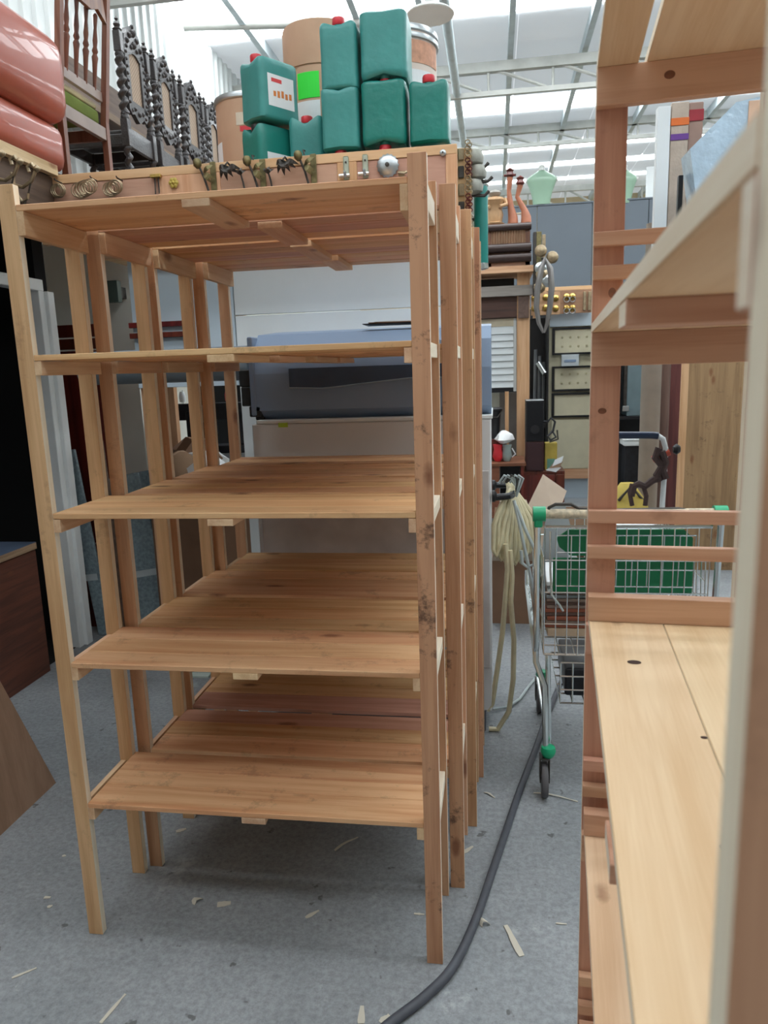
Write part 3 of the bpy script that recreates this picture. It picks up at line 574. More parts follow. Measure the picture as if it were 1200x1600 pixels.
def carved_chair():
    t = thing('carved_chair', 'x', 'chair', (0, 0, 0), 0, 'carved barley-twist chairs on the left deck')
    Wc = .33
    for y in (0, Wc):
        mb = MB(); sq(mb, 0, y, 0, .05, .021); twist(mb, 0, y, .05, .20, .024, 2.5); sq(mb, 0, y, .20, .26, .021); twist(mb, 0, y, .26, .38, .024, 2); sq(mb, 0, y, .38, .53, .023)
        for zz, r in ((.535, .027), (.555, .024)): ball(mb, 0, y, zz, r)
        twist(mb, 0, y, .56, .86, .027, 5); ball(mb, 0, y, .868, .026); sq(mb, 0, y, .88, .99, .022)
        mb.lathe([(.024, 0), (.027, .008), (.012, .018), (.02, .032), (.014, .045), (.005, .05), (.011, .062), (.003, .075)], 10, Matrix.Translation((0, y, .99)))
        mb.build('rear_post', CARV, t)
        mb = MB(); sq(mb, -.40, y, 0, .05, .021); twist(mb, -.40, y, .05, .20, .024, 2.5); sq(mb, -.40, y, .20, .26, .021); twist(mb, -.40, y, .26, .38, .024, 2); sq(mb, -.40, y, .38, .45, .023); mb.build('front_leg', CARV, t)
        MB().box(-.38, -.02, y - .015, y + .015, .39, .45, .003).build('side_rail', CARV, t)
    MB().box(-.012, .012, .02, Wc - .02, .385, .49, .003).build('rear_seat_rail', CARV, t); MB().box(-.41, -.39, .02, Wc - .02, .385, .45, .003).build('front_seat_rail', CARV, t)
    mb = MB(); mb.tube([(0, .02, .23), (0, Wc - .02, .23)], .013, 8); mb.build('stretcher', CARV, t)
    MB().box(-.41, -.02, .0, Wc, .455, .475, .006).build('seat', CARV, t)
    # back panel: carved frame, crest and apron round a cane field
    M90 = Matrix.Rotation(PI / 2, 4, 'Z')
    a, b = .045, Wc - .045
    mb = MB(); mb.box(-.013, .013, a, a + .05, .62, .93, .003); mb.box(-.013, .013, b - .05, b, .62, .93, .003)
    for y in (a + .012, b - .012):
        for k in range(8): ball(mb, .013, y, .64 + k * .038, .010)
    mb.build('panel_stile', CARV, t)
    T = Matrix.Translation((0.013, 0, 0)) @ M90
    cr = [(a, .90), (a - .005, .95), (a + .01, 1.0), (a + .035, 1.015), (a + .05, 1.045), (a + .085, 1.06), ((a + b) / 2 - .012, 1.075), ((a + b) / 2 + .012, 1.075), (b - .085, 1.06), (b - .05, 1.045), (b - .035, 1.015), (b - .01, 1.0), (b + .005, .95), (b, .90), (b - .06, .905), ((a + b) / 2 + .02, .925), ((a + b) / 2 - .02, .925), (a + .06, .905)]
    mb = MB().prism(cr, .026, T)
    mid = (a + b) / 2
    for (yy, zz, r) in ((mid, 1.04, .022), (mid - .045, 1.015, .017), (mid + .045, 1.015, .017), (mid - .08, .975, .016), (mid + .08, .975, .016), (mid, .975, .02), (mid - .035, .955, .013), (mid + .035, .955, .013), (mid - .095, .94, .012), (mid + .095, .94, .012), (mid, 1.075, .012)):
        ball(mb, .012, yy, zz, r)
    mb.build('crest', CARV, t)
    ap = [(a, .655), (b, .655), (b, .60), (b - .03, .575), (b - .06, .585), (mid + .02, .56), (mid, .55), (mid - .02, .56), (a + .06, .585), (a + .03, .575), (a, .60)]
    mb = MB().prism(ap, .026, T)
    for yy, zz, r in ((mid, .60, .016), (mid - .05, .615, .013), (mid + .05, .615, .013), (mid - .085, .60, .010), (mid + .085, .60, .010)): ball(mb, .012, yy, zz, r)
    mb.build('apron', CARV, t)
    MB().box(-.004, .002, a + .045, b - .045, .64, .93).build('cane_panel', CANE, t)
    for y in (.005, Wc - .005):  # small struts joining panel to posts
        MB().box(-.008, .008, min(y, a) if y < .1 else b, a if y < .1 else Wc, .635, .655).build('strut', CARV, t); MB().box(-.008, .008, 0 if y < .1 else b, a if y < .1 else Wc, .90, .92).build('strut', CARV, t)
    return t
c0 = carved_chair()
spots = ((4.335, 'first carved black chair with cane back and twisted posts, beside the brown chair'), (4.77, 'second carved black chair along the row from the brown chair'), (5.19, 'third carved black chair along the row, between second and last'), (5.62, 'last carved black chair of the row, beside the drum'))
for i, (y, lb) in enumerate(spots):
    o = c0 if i == 0 else copy_tree(c0); o.location = (-2.1, y, DZ); o['label'] = lb; o.rotation_euler.z = (.0, .03, -.02, .04)[i]
# ================================================================== PENDANT LAMP, HANGINGS AT THE PANEL END
p = atY(672, 25, 4.6); t = thing('pendant_lamp', 'white dish pendant lamp hanging above the jerrycans', 'lamp', (p.x, 4.6, p.z))
EN = plain('white_enamel', 'e6e8e4', .3, 0, .03)
MB().lathe([(.135, 0), (.137, .004), (.12, .02), (.07, .045), (.03, .06), (.028, .09), (.012, .10)], 32).build('shade', EN, t); MB().lathe([(.02, .09), (.024, .10), (.022, .16), (.008, .17)], 14).build('socket', EN, t)
MB().tube([(0, 0, .16), (0, 0, 5 - p.z)], .006, 6).build('cord', EN, t)
# board with locks and chains beside the plywood end
p = atY(714, 330, 3.55); q_ = atY(714, 232, 3.55)
lk = thing('lock_display_board', 'narrow cream board with old locks, hinges and chains, beside the plywood end', 'display board', (p.x, 3.55, 2.10))
hz = q_.z - 2.10
B('board', FRMZ, lk, 0, .065, 0, .02, 0, hz); B('back_brace', FRMZ, lk, 0, .04, .021, .06, -.0, hz)
for k in range(5):
    z = .06 + k * .075
    MB().box(.008, .034, -.012, 0, z, z + .05, .003).build('hinge', IRON if k % 2 else RUSTY, lk)
    mb = MB(); 
    for j in range(6): 
        a0 = Vector((.052 + .007 * (j % 2), -.02, z + .07 - j * .012)); mb.tube([a0 + Vector((.011 * math.cos(u * PI / 4), .003 * (j % 2), .009 * math.sin(u * PI / 4))) for u in range(8)], .003, 5, closed=True)
    mb.build('chain', DKW if k % 2 else RUSTY, lk)
for k, (px, py, s_) in enumerate(((739, 247, .05), (745, 270, .045), (740, 292, .045))):
    p = atY(px, py, 3.62); t = thing('door_knob_set', ('grey door knob set, uppermost of three beside the teal cylinder', 'grey door knob set, middle of three beside the teal cylinder', 'grey door knob set, lowest of three beside the teal cylinder')[k], 'door hardware', (p.x, 3.62, p.z), 0, 'grey door knob sets')
    GK = plain('grey_cast', 'a0a198', .5, .3, .2, 30) if k == 0 else bpy.data.materials['grey_cast']
    MB().lathe([(s_ * .3, -s_ * .8), (s_ * .9, -s_ * .5), (s_, 0), (s_ * .8, s_ * .6), (s_ * .4, s_ * .8)], 14).build('knob', GK, t); MB().box(-s_ * 1.8, 0, -.01, .01, -.012, .012, .002).build('spindle', IRON, t)
    MB().tube([(-.02, 0, -s_ * .8), (.05, 0, -s_ * .9), (.07, 0, -s_ * .5)], .008, 7).build('lever', IRON, t)
# teal cylinder
yT = 3.75; a = atY(741, 350, yT); b = atY(762, 350, yT); rr = (b.x - a.x) / 2 * 1.05; zb = atY(752, 422, yT).z; zt = atY(752, 280, yT).z
t = thing('teal_cylinder', 'tall teal cylinder with chrome ends, hanging right of the shelving tops', 'cylinder', ((a.x + b.x) / 2, yT, zb))
h = zt - zb
MB().lathe([(rr, .03), (rr, h * .91), (rr * .98, h * .915)], 28).build('tube', TEAL3, t); MB().lathe([(rr * .98, h * .915), (rr * 1.08, h * .925), (rr * 1.08, h * .94), (rr * .8, h * .95), (rr * .85, h * .97), (rr * .6, h * .99), (rr * .2, h)], 28).build('top_cap', CHROME, t)
MB().lathe([(rr * .5, 0), (rr * 1.02, .005), (rr * 1.05, .015), (rr, .03)], 28).build('bottom_cap', CHROME, t)
MB().box(-.30, -.02, -.012, .012, h * .55, h * .58, .002).build('wall_bracket', IRON, t)
# ================================================================== BLUE-GREY MACHINE BEHIND THE UNITS
MX0, MX1, MY = -1.0, -.012, 2.97
mc = thing('wide_format_machine', 'large blue-grey machine with scooped slot in its hood, behind the shelving units', 'machine', (MX0, MY, 0))
Lm = MX1 - MX0
# hood profile (y, z) extruded along x
hood = [(0.06, 1.36), (0.0, 1.40), (0.0, 1.55), (.03, 1.66), (.09, 1.71), (.40, 1.735), (.46, 1.70), (.46, 1.36)]
def prof_x(poly, x0, x1, name, mat, par):
    n = len(poly); vs = [(x0, y, z) for y, z in poly] + [(x1, y, z) for y, z in poly]
    fs = [list(range(n)), [n + i for i in range(n)]] + [[i, n + i, n + (i + 1) % n, (i + 1) % n] for i in range(n)]
    return MB().add(vs, fs).build(name, mat, par)
prof_x(hood, .02, Lm, 'hood', MBLUE, mc)
# scooped slot: dark recess bar with curved lower lip
zs = 1.56; vs = []; fs = []; sl = MB(); nn = 24; x0s, x1s = atY(452, 590, MY).x - MX0, Lm - .16
for i in range(nn + 1):
    u = i / nn; x = x0s + (x1s - x0s) * u; lo = atY(452 + (740 - 452) * min(1, u * 1.25), 606 - max(0, (u - .22)) * 34 if u < .75 else 588, MY).z
    hi = zs + .008
    vs += [(x, -.006, lo), (x, -.006, hi), (x, .01, lo), (x, .01, hi)]
for i in range(nn):
    b_ = 4 * i; fs += [[b_, b_ + 1, b_ + 5, b_ + 4], [b_, b_ + 2, b_ + 6, b_ + 4], [b_ + 1, b_ + 3, b_ + 7, b_ + 5]]
fs += [[0, 1, 3, 2], [4 * nn, 4 * nn + 1, 4 * nn + 3, 4 * nn + 2]]
sl.add(vs, fs).build('slot', plain('slot_dark_blue', '3f4f66', .4), mc)
MB().tube([(vs[4 * i][0], -.008, vs[4 * i][2]) for i in range(nn + 1)], .003, 6).build('slot_lip', plain('slot_lip', '93a5b5', .4), mc)
MB().box(0, .022, -.004, .45, 1.38, 1.70, .004).build('end_cover', MBLUE, mc)
for k, (za, zb_, xa) in enumerate(((1.50, 1.57, -.045), (1.42, 1.50, -.04), (1.375, 1.42, -.01))): MB().box(xa, xa + .05, .0, .08, za, zb_, .004).build('side_bracket', BLACK, mc)
MB().box(.005, .04, .03, .08, 1.36, 1.40, .004).build('latch', BLACK, mc)
MB().box(.0, Lm - .002, -.01, .50, .10, 1.345, .004).build('cabinet', plain('light_grey_cabinet', 'dcddde', .5, 0, .03, 2), mc)
MB().box(.02, Lm + .005, -.012, .52, 1.346, 1.362, .003).build('top_plate', WHITE, mc)
MB().box(.03, Lm - .03, .0, .46, 0, .10, .003).build('plinth', plain('plinth_dark', '6c7078', .5), mc)
p = atY(443, 663, MY - .011); st = MB().box(-.022, .018, -.0015, 0, -.012, .012).build('sticker', plain('lime_sticker', 'b6d23a', .5), mc, (p.x - MX0, -.0105, p.z))
# lower front board in a slightly warmer grey
MB().box(.02, Lm - .01, -.02, -.0105, .30, 1.14, .002).build('lower_door', plain('lower_door_grey', 'c9c4c2', .6), mc)
# grey media roll to the left of the hood
t = thing('media_roll', 'long grey roll on a spindle, sticking out left of the blue-grey machine', 'roll', (-1.86, 3.20, 1.60))
MB().tube([(0, 0, 0), (.80, 0, 0)], .075, 24).build('roll', plain('roll_grey', '7c8890', .5), t); MB().tube([(-.04, 0, 0), (.815, 0, 0)], .02, 12).build('spindle', IRON, t)
MB().box(.0, .03, -.02, .02, -1.6, -.07, .003).build('stand', GREYP, t)
# white wall boards behind the machine
wp = thing('white_partition', 'smooth white partition with a thin joint line, above the machine', 'partition', (-1.75, 3.49, 0))
for a, b, z0, z1, mt in ((.0, .52, 1.50, 2.14, BLUEW), (.525, 1.60, 1.83, 2.14, WHITE), (.525, 1.60, .02, 1.826, WHITE)): B('panel', mt, wp, a, b, 0, .02, z0, z1)
for x in (.0, .52, 1.55): B('stud', FRMZ, wp, x, x + .04, .021, .06, 0, 2.08)
t = thing('black_slat_pair', 'two thin dark slats fixed along the foot of the bluish panel', 'slats', (-1.76, 3.465, 1.79))
for z in (0, -.05): B('slat', DKW, t, 0, .32, 0, .02, z, z + .025)
# dark papers at the right end of the second shelf
p = atY(615, 530, 3.1); t = thing('paper_sheets', 'thin dark sheets lying on top of the machine hood at its right', 'papers', (p.x - .05, 3.10, 1.735))
for k in range(3): MB().box(-.07 + .02 * k, .20, -.05, .10, .004 * k, .004 * k + .003).build('sheet', [BLACK, CARDD, WHITE][k], t, rot=(0, 0, .1 * k))
# ================================================================== LEFT BACKGROUND: WORKSHOP CORNER
t = thing('red_cabinet_door', 'glossy dark red panelled cabinet door leaning beside the white door frame', 'cabinet door', (atY(84, 600, 4.15).x, 4.15, 0))
B('door_panel', DKW, t, 0, .30, 0, .03, .55, 1.72); B('moulding', DKW, t, -.01, .31, -.015, .035, 1.80, 1.87); B('moulding', DKW, t, -.005, .305, -.008, .032, 1.73, 1.79); B('base', DKW, t, 0, .30, 0, .04, 0, .54)
t = thing('black_cable_box', 'small dark junction box high on the white workshop wall', 'junction box', (-2.40, 4.45, 2.02)); B('box', plain('dark_green_box', '4c5a52', .5), t, 0, .09, 0, .05, 0, .13); B('bracket', IRON, t, .02, .07, .05, .15, .03, .10)
# leaning strips, bubble-wrapped panes
t = thing('leaning_batten', 'pale timber batten leaning beside the white door frame', 'batten', (-2.26, 3.95, 0)); B('batten', FRMZ, t, 0, .035, 0, .02, 0, 1.25); t.rotation_euler = (.0, -.04, 0); B('second_batten', OLD, t, .04, .07, .0, .02, 0, 1.2)
BW = plain('bubble_wrap', '93a6ae', .22, 0, .25, 60, bump=.6, coat=.4)
for k, (px0, px1, pyb, pyt, Y, tilt, lb) in enumerate(((140, 162, 990, 790, 4.0, -.10, 'narrow bubble-wrapped pane leaning nearest the door frame'), (205, 232, 960, 800, 4.1, -.16, 'bluish bubble-wrapped pane leaning in the middle'), (222, 252, 945, 800, 4.25, -.16, 'wide bubble-wrapped pane leaning behind the other two'))):
    a, b = atY(px0, pyb, Y), atY(px1, pyb, Y); zt = atY(px0, pyt, Y).z
    t = thing('wrapped_sheet', lb, 'wrapped sheet', (a.x, Y, 0), 0, 'bubble-wrapped panes leaning in the workshop corner')
    o = B('pane', BW, t, 0, b.x - a.x + .1 * (k > 0), 0, .02, 0, .98 if k else 1.15, .004); o.rotation_euler = (.0, tilt, 0)
    o2 = B('tape', plain('pane_tape', 'c7d0d2', .3) if k == 0 else bpy.data.materials['pane_tape'], t, .0, b.x - a.x + .1 * (k > 0), -.002, .0, .35, .39, 0); o2.rotation_euler = (0, tilt, 0)
# dark work table with machines
wt = thing('work_table', 'grey workshop table loaded with black machines behind the left posts', 'table', (-2.25, 4.60, 0))
B('table_top', GREYP, wt, 0, 1.15, 0, .7, 1.0, 1.04); B('apron', IRON, wt, .02, 1.13, .02, .05, .85, .995)
for x in (.03, 1.08):
    for y in (.03, .62): B('leg', IRON, wt, x, x + .04, y, y + .04, 0, 1.0)
B('back_board', BLACK, wt, -.02, 1.2, .71, .74, .95, 1.62); B('lower_back_board', plain('dark_brown_board', '3a2a22', .8), wt, -.02, 1.2, .71, .74, .0, .94)
for k, (x, lb) in enumerate(((-2.10, 'black sewing-machine head on the table, left one'), (-1.78, 'black sewing-machine head on the table, middle one'), (-1.45, 'black sewing-machine head on the table, right one'))):
    t = thing('sewing_machine', lb, 'sewing machine', (x, 4.76, 1.0405), .1 * k - .1, 'black sewing machines on the workshop table')
    B('bed', [WHITE, DARKM, GREYP][k], t, -.12, .14, -.08, .08, 0, .05, .006); B('column', DARKM, t, .06, .14, -.05, .05, .05, .28, .006); B('arm', DARKM, t, -.12, .14, -.045, .045, .22, .33, .006)
    B('needle_head', BLACK, t, -.14, -.08, -.045, .045, .12, .33, .006); MB().lathe([(.055, 0), (.06, .01), (.055, .02)], 18, Matrix.Translation((.14, 0, .26)) @ Matrix.Rotation(PI / 2, 4, 'Y')).build('hand_wheel', METAL, t)
    MB().tube([(.02, 0, .33), (.02, 0, .42)], .006, 6).build('spool_pin', CHROME, t); MB().lathe([(.02, .34), (.022, .38), (.015, .41)], 10, Matrix.Translation((.02, 0, 0))).build('spool', [WHITE, RED, WHITE][k], t)
    MB().tube([(-.11, -.05, .14), (-.11, -.05, .055)], .004, 6).build('needle_bar', CHROME, t)
t = thing('red_handled_post', 'upright rod with red upper half, between the third and fourth shelving units', 'rod', (atY(313, 690, 3.45).x, 3.45, 0)); MB().tube([(0, 0, 0), (0, 0, 1.14)], .013, 10).build('lower_rod', IRON, t); MB().tube([(0, 0, 1.14), (-.01, 0, 1.42)], .016, 10).build('red_grip', plain('bright_red', 'd03a34', .4), t)
t = thing('cardboard_panel', 'brown cardboard sheet leaning on the floor left of the machine', 'cardboard', (-1.55, 3.9, 0)); o = B('sheet', CARDD, t, 0, .5, 0, .03, 0, .85); B('fold', CARDD, t, .5, .53, -.1, .03, 0, .8)
t = thing('floor_cuttings_tray', 'pale sheet of offcuts lying on the floor behind the third unit', 'offcuts', (-1.62, 3.42, 0)); B('sheet', plain('pale_green_sheet', 'b8c4bb', .7), t, 0, .14, 0, .16, 0, .012); MB().tube([(.02, .05, .03), (.08, .02, .06), (.13, .08, .03)], .006, 6).build('wire', BLACK, t)
t = thing('crumpled_bag', 'crumpled brown and white wrapping heaped beside the left posts', 'wrapping', (-1.90, 4.15, 0))
for k in range(4):
    r1 = random.Random(k); mb = MB(); vs = []; n = 10
    prof = [(.02, .0), (.13, .05), (.15, .15), (.10, .25), (.02, .3)]
    mb.lathe(prof, 10, mod=lambda a, z: 1 + .3 * math.sin(3 * a + z * 30) + .15 * math.cos(7 * a)); mb.build('wrapping_piece', [CARD, PAPER, CARDD, PAPER][k], t, (.09 * (k % 2), .05 * k, .82 + .09 * (k // 2)), (.3 * k, .2, k), )
B('carton_below', CARDD, t, -.13, .2, -.1, .2, 0, .82)
# bench inside the dark room and leaning ply sheet
t = thing('work_bench', 'low bench with worn blue top and reddish side, in the dark doorway', 'bench', (-2.45, 1.6, 0))
B('bench_top', plain('worn_blue_top', '4d5a70', .5, 0, .3, 6), t, -1.1, .06, 0, 1.86, .72, .722); B('chipboard_edge', wood('chipboard', 1, light='a58a6c', dark='7a6048'), t, -1.1, .06, 0, 1.86, .685, .719)
B('side_panel', wood('red_brown_side', 1, light='6a3c2a', dark='46281e'), t, -.02, .05, 1.42, 1.86, 0, .68); B('cross_panel', wood('red_brown_cross', 0, light='6e3a26', dark='4e2618'), t, -1.0, .0, 1.83, 1.85, 0, .45)
for x, y in ((-.04, .05), (-.04, 1.79), (-1.05, .05), (-1.05, 1.79)): B('leg', OLD, t, x, x + .045, y, y + .045, 0, .684)
# plywood sheet leaning towards the left edge of the frame
a = Vector((-1.706, 2.415, 0)); b = Vector((-1.72, 2.087, 0)); 
t = thing('leaning_plywood_sheet', 'grey-pink plywood sheet leaning at the lower left, light sawn edge', 'plywood sheet', (-1.71, 2.41, 0))
top = atX(0, 955, -1.80)
o = MB(); xx = -.08
sh = [(-1.30, 0), (0, 0), (top.y - 2.41 - .25, top.z + .22), (-1.30, top.z + .45)]
vs = [Vector((0 + xx * z / .8, y, z)) for y, z in sh] + [Vector((-.025 + xx * z / .8, y, z)) for y, z in sh]
o.add(vs, [[0, 1, 2, 3], [7, 6, 5, 4], [0, 4, 5, 1], [1, 5, 6, 2], [2, 6, 7, 3], [3, 7, 4, 0]]).build('sheet', PLYZ, t)
e0, e1 = Vector(sh[1]), Vector(sh[2])
# ================================================================== FAR SIDE OF THE HALL
def rect(px0, px1, py0, py1, Y):
    a, b = atY(px0, (py0 + py1) / 2, Y), atY(px1, (py0 + py1) / 2, Y); t_, u_ = atY((px0 + px1) / 2, py0, Y), atY((px0 + px1) / 2, py1, Y)
    return a.x, b.x, u_.z, t_.z
BY = 9.6
x0, x1, z0, z1 = rect(755, 1035, 320, 447, BY + .4)
pt_ = thing('slate_partition', 'tall slate blue-grey board partition at the back of the hall', 'partition', (x0, BY + .4, 0))
wseg = (x1 + .5 - x0) / 4
for k in range(4): B('panel', SLATE, pt_, k * wseg + .003, (k + 1) * wseg - .003, 0, .05, z0 - .25, z1 + .01, .004)
B('base_board', BLACK, pt_, 0, x1 + .5 - x0, .01, .05, 0, z0 - .26); B('top_cap', SLATE, pt_, 0, x1 + .5 - x0, -.01, .06, z1 + .011, z1 + .03)
def torso(px, pyt, pyb, Y, label, wpx):
    a = atY(px, pyb, Y); zt = atY(px, pyt, Y).z; h = zt - a.z; wd = (atY(px + wpx / 2, (pyt + pyb) / 2, Y).x - a.x) * 1.0
    t = thing('mannequin_torso', label, 'mannequin', tuple(a), 0, 'green mannequin torsos on the slate partition')
    MG = plain('pale_green_mannequin', '98b8a0', .35, 0, .06, 4, coat=.3) if 'pale_green_mannequin' not in bpy.data.materials else bpy.data.materials['pale_green_mannequin']
    pr_ = [(.56, 0), (.60, .12), (.70, .3), (.84, .45), (.96, .56), (1.0, .63), (.93, .69), (.68, .76), (.40, .82), (.22, .87)]
    vs = []; n = 24
    for r, z in pr_:
        for k in range(n):
            an = 2 * PI * k / n; vs.append((r * wd * math.cos(an), r * wd * .5 * math.sin(an), z * h))
    fs = [[i * n + k, i * n + (k + 1) % n, (i + 1) * n + (k + 1) % n, (i + 1) * n + k] for i in range(len(pr_) - 1) for k in range(n)] + [list(range(n))[::-1], [(len(pr_) - 1) * n + k for k in range(n)]]
    MB().add(vs, fs, 0, True).build('body', MG, t); MB().lathe([(wd * .21, h * .86), (wd * .18, h * .92), (wd * .22, h * .96), (wd * .15, h)], 16).build('neck_cap', EN, t)
    for s_ in (-1, 1): MB().lathe([(wd * .16, 0), (wd * .15, .02)], 12, Matrix.Translation((s_ * wd * .95, 0, h * .63)) @ Matrix.Rotation(s_ * PI / 2, 4, 'Y')).build('arm_plate', EN, t)
torso(846, 258, 320, BY + .43, 'pale green mannequin torso standing on the slate partition, in full view', 48)
torso(975, 258, 318, BY + .43, 'pale green mannequin torso half hidden by the right unit post', 40)
# tiled boards and cases beyond the partition right
for k, (px0, px1, pt0, pb) in enumerate(((1008, 1022, 262, 315), (1016, 1030, 270, 316))):
    x0, x1, z0, z1 = rect(px0, px1, pt0, pb, BY + .5); t = thing('display_sheet', ('white panel standing on the slate partition beside the right unit', 'dark framed panel standing behind the white one on the partition')[k], 'panel', (x0, BY + .45 + .02 * k, z0)); B('panel', [WHITE, IRON][k], t, 0, x1 - x0, 0, .015, 0, z1 - z0); B('edge', [METAL, WHITE][k], t, x1 - x0, x1 - x0 + .02, 0, .03, 0, z1 - z0)
# timber rack: uprights, cross rail, loom-like frame, hardware boards
rk = thing('timber_rack', 'timber storage rack with grey cross plank, right of the blue-grey machine', 'rack', (0, 8.0, 0))
x0, x1, z0, z1 = rect(808, 828, 425, 500, 8.0); B('upright', FRMZ, rk, x0, x1, 0, .10, 0, z1, .003)
xl = rect(752, 760, 430, 700, 8.0)[0] - .35; B('upright', FRMZ, rk, xl, xl + .1, 0, .10, 0, z1, .003)
a0, a1, b0, b1 = rect(754, 832, 447, 463, 7.98); B('cross_plank', wood('grey_plank', 0, light='a09a92', dark='8a837c', knots=.02), rk, xl, a1, -.05, -.001, b0, b1, .003)
a0, a1, b0, b1 = rect(808, 828, 463, 497, 7.99); B('cleat', OLD, rk, a0 + .01, a1 - .01, -.03, -.001, b0, b1)
a0, a1, b0, b1 = rect(754, 833, 418, 428, 8.0); B('shelf_plank', FRM, rk, xl, a1, -.1, .5, b0, b1, .003)
B('dark_backing', BLACK, rk, xl, a0 + .33, .30, .32, b0 - .30, b0 - .01)
a0, a1, b0, b1 = rect(756, 808, 465, 497, 8.1); B('shadow_box', wood('dark_brown_box', 0, light='5a3f34', dark='43302a', knots=.01), rk, xl, a1, .02, .4, b0, b1)
ldz = atY(790, 418, 8.0).z
x0, x1, z0, z1 = rect(760, 828, 356, 418, 8.0)
t = thing('folding_screen_box', 'antique wooden roller box with pleated cream panel, on the timber rack', 'roller box', (x0, 7.95, ldz + .005)); hh = z1 - z0; ww = x1 - x0
B('right_stile', BRW, t, ww - .05, ww, 0, .2, 0, hh, .003); B('left_stile', BRW, t, 0, .05, 0, .2, 0, hh, .003)
for f_, r_ in ((.97, .035), (.45, .045), (.20, .045)): MB().tube([(-.02, -.02, hh * f_), (ww + .01, -.02, hh * f_)], r_, 12).build('roller', plain('dark_roller', '3c2c28', .35) if f_ > .9 else bpy.data.materials['dark_roller'], t)
mb = MB(); vs = []; fs = []; nn = 26
for i in range(nn + 1):
    vs += [(.05 + (ww - .1) * i / nn, -.0 + (.02 if i % 2 else -.01), hh * .52), (.05 + (ww - .1) * i / nn, -.0 + (.02 if i % 2 else -.01), hh * .90)]
fs = [[2 * i, 2 * i + 2, 2 * i + 3, 2 * i + 1] for i in range(nn)]; mb.add(vs, fs).build('pleated_panel', plain('pleated_cream', 'c5a58a', .8), t)
B('lower_slat', wood('cream_slat', 0, light='c2a083', dark='a5856b', knots=.01), t, .05, ww - .05, .0, .03, hh * .25, hh * .40); B('base_slat', bpy.data.materials['cream_slat'], t, .0, ww, .0, .2, 0, hh * .12)
tz = ldz + hh + .04
def stand(name, label, cat, px, pyt, Y=7.98): p = atY(px, pyt, Y); return thing(name, label, cat, (p.x, Y + .08, tz + .005)), p.z - tz
t, h = stand('carved_figurine', 'pale carved wooden statuette beside the teal cylinder', 'figurine', 773, 295)
PW = plain('pale_carved_wood', 'b8926a', .6, 0, .12, 20); 
MB().lathe([(.09, 0), (.095, h * .04), (.07, h * .07), (.085, h * .3), (.07, h * .45), (.09, h * .58), (.11, h * .68), (.10, h * .75), (.04, h * .79), (.035, h * .81)], 18, mod=lambda a, z: 1 + .10 * math.sin(5 * a)).build('robe', PW, t)
MB().lathe([(.03, h * .80), (.055, h * .85), (.065, h * .91), (.05, h * .97), (.02, h)], 14).build('head', plain('figurine_hair', '8e8a84', .7), t)
for s_ in (-1, 1): MB().tube([(s_ * .10, 0, h * .72), (s_ * .115, -.03, h * .55), (s_ * .05, -.09, h * .48)], [.025, .022, .015], 8).build('arm', PW, t)
for px, pyt, lb, bend in ((797, 275, 'tall orange-brown turned wooden leg standing on the roller box, left one', 0), (818, 287, 'slightly bent orange-brown wooden leg on the roller box, right one', .05)):
    t, h = stand('wooden_leg', lb, 'wooden leg', px, pyt)
    MB().tube([(.03, 0, 0), (.03, 0, .06), (.01, 0, h * .35), (-.01 - bend, 0, h * .7), (0 - bend * .6, 0, h)], [.055, .05, .034, .022, .03], 10).build('shaft', ORANGEW, t); MB().lathe([(.03, 0), (.045, .02), (.03, .05), (.04, .07), (.01, .09)], 10, Matrix.Translation((-bend * .6, 0, h))).build('finial', DKW, t)
    if bend == 0: MB().tube([(-.06, 0, h + .02), (.06, 0, h + .02)], .012, 6).build('cross_pin', DKW, t)
t, h = stand('small_white_box', 'small white box between the two orange wooden legs', 'box', 808, 346); B('carton', CARD if False else PAPER, t, -.06, .07, 0, .12, 0, .09); B('lid', plain('cream_lid', 'd8cdb4', .7), t, -.065, .075, -.005, .125, .091, .105)
# brass lock plates and horn handles at the rack end
p = atY(838, 430, 7.9)
t = thing('lock_plate_strip', 'tall strip of old brass lock plates and knobs on the rack end', 'door hardware', (p.x, 7.9, atY(838, 462, 7.9).z)); h = atY(838, 362, 7.9).z - t.location.z
B('backing', IRON, t, -.03, .0, 0, .1, 0, h); B('lock_plate', BRASSG, t, .0, .05, 0, .03, h * .35, h, .003); B('lock_plate', RUSTY, t, .055, .09, .0, .03, h * .5, h * .95, .003)
for k, (dx, f_) in enumerate(((.05, .33), (.10, .22), (.03, .12), (.04, .42))): MB().lathe([(.01, -.06), (.03, -.05), (.025, -.02), (.055, 0), (.06, .02), (.03, .045)], 12, Matrix.Translation((dx, -.04, h * f_)) @ Matrix.Rotation(PI / 2, 4, 'X')).build('door_knob', METAL if k % 2 else RUSTY, t)
for k, (px, py) in enumerate(((845, 392), (863, 402))):
    p = atY(px, py, 7.7); t2 = thing('round_door_knob', ('upper grey oval door knob above the curved pull handle', 'lower round door knob right of the curved pull handle')[k], 'door knob', tuple(p)); MB().lathe([(.02, -.03), (.05, -.02), (.06, 0), (.045, .025), (.01, .035)], 14, Matrix.Rotation(PI / 2, 4, 'X')).build('knob', RUSTY, t2); MB().tube([(0, 0, 0), (-.02, .17, -.01)], .015, 8).build('shank', IRON, t2)
t = thing('curved_pull_handle', 'pair of long curved grey pull handles forming a narrow oval loop', 'pull handle', (0, 7.6, 0))
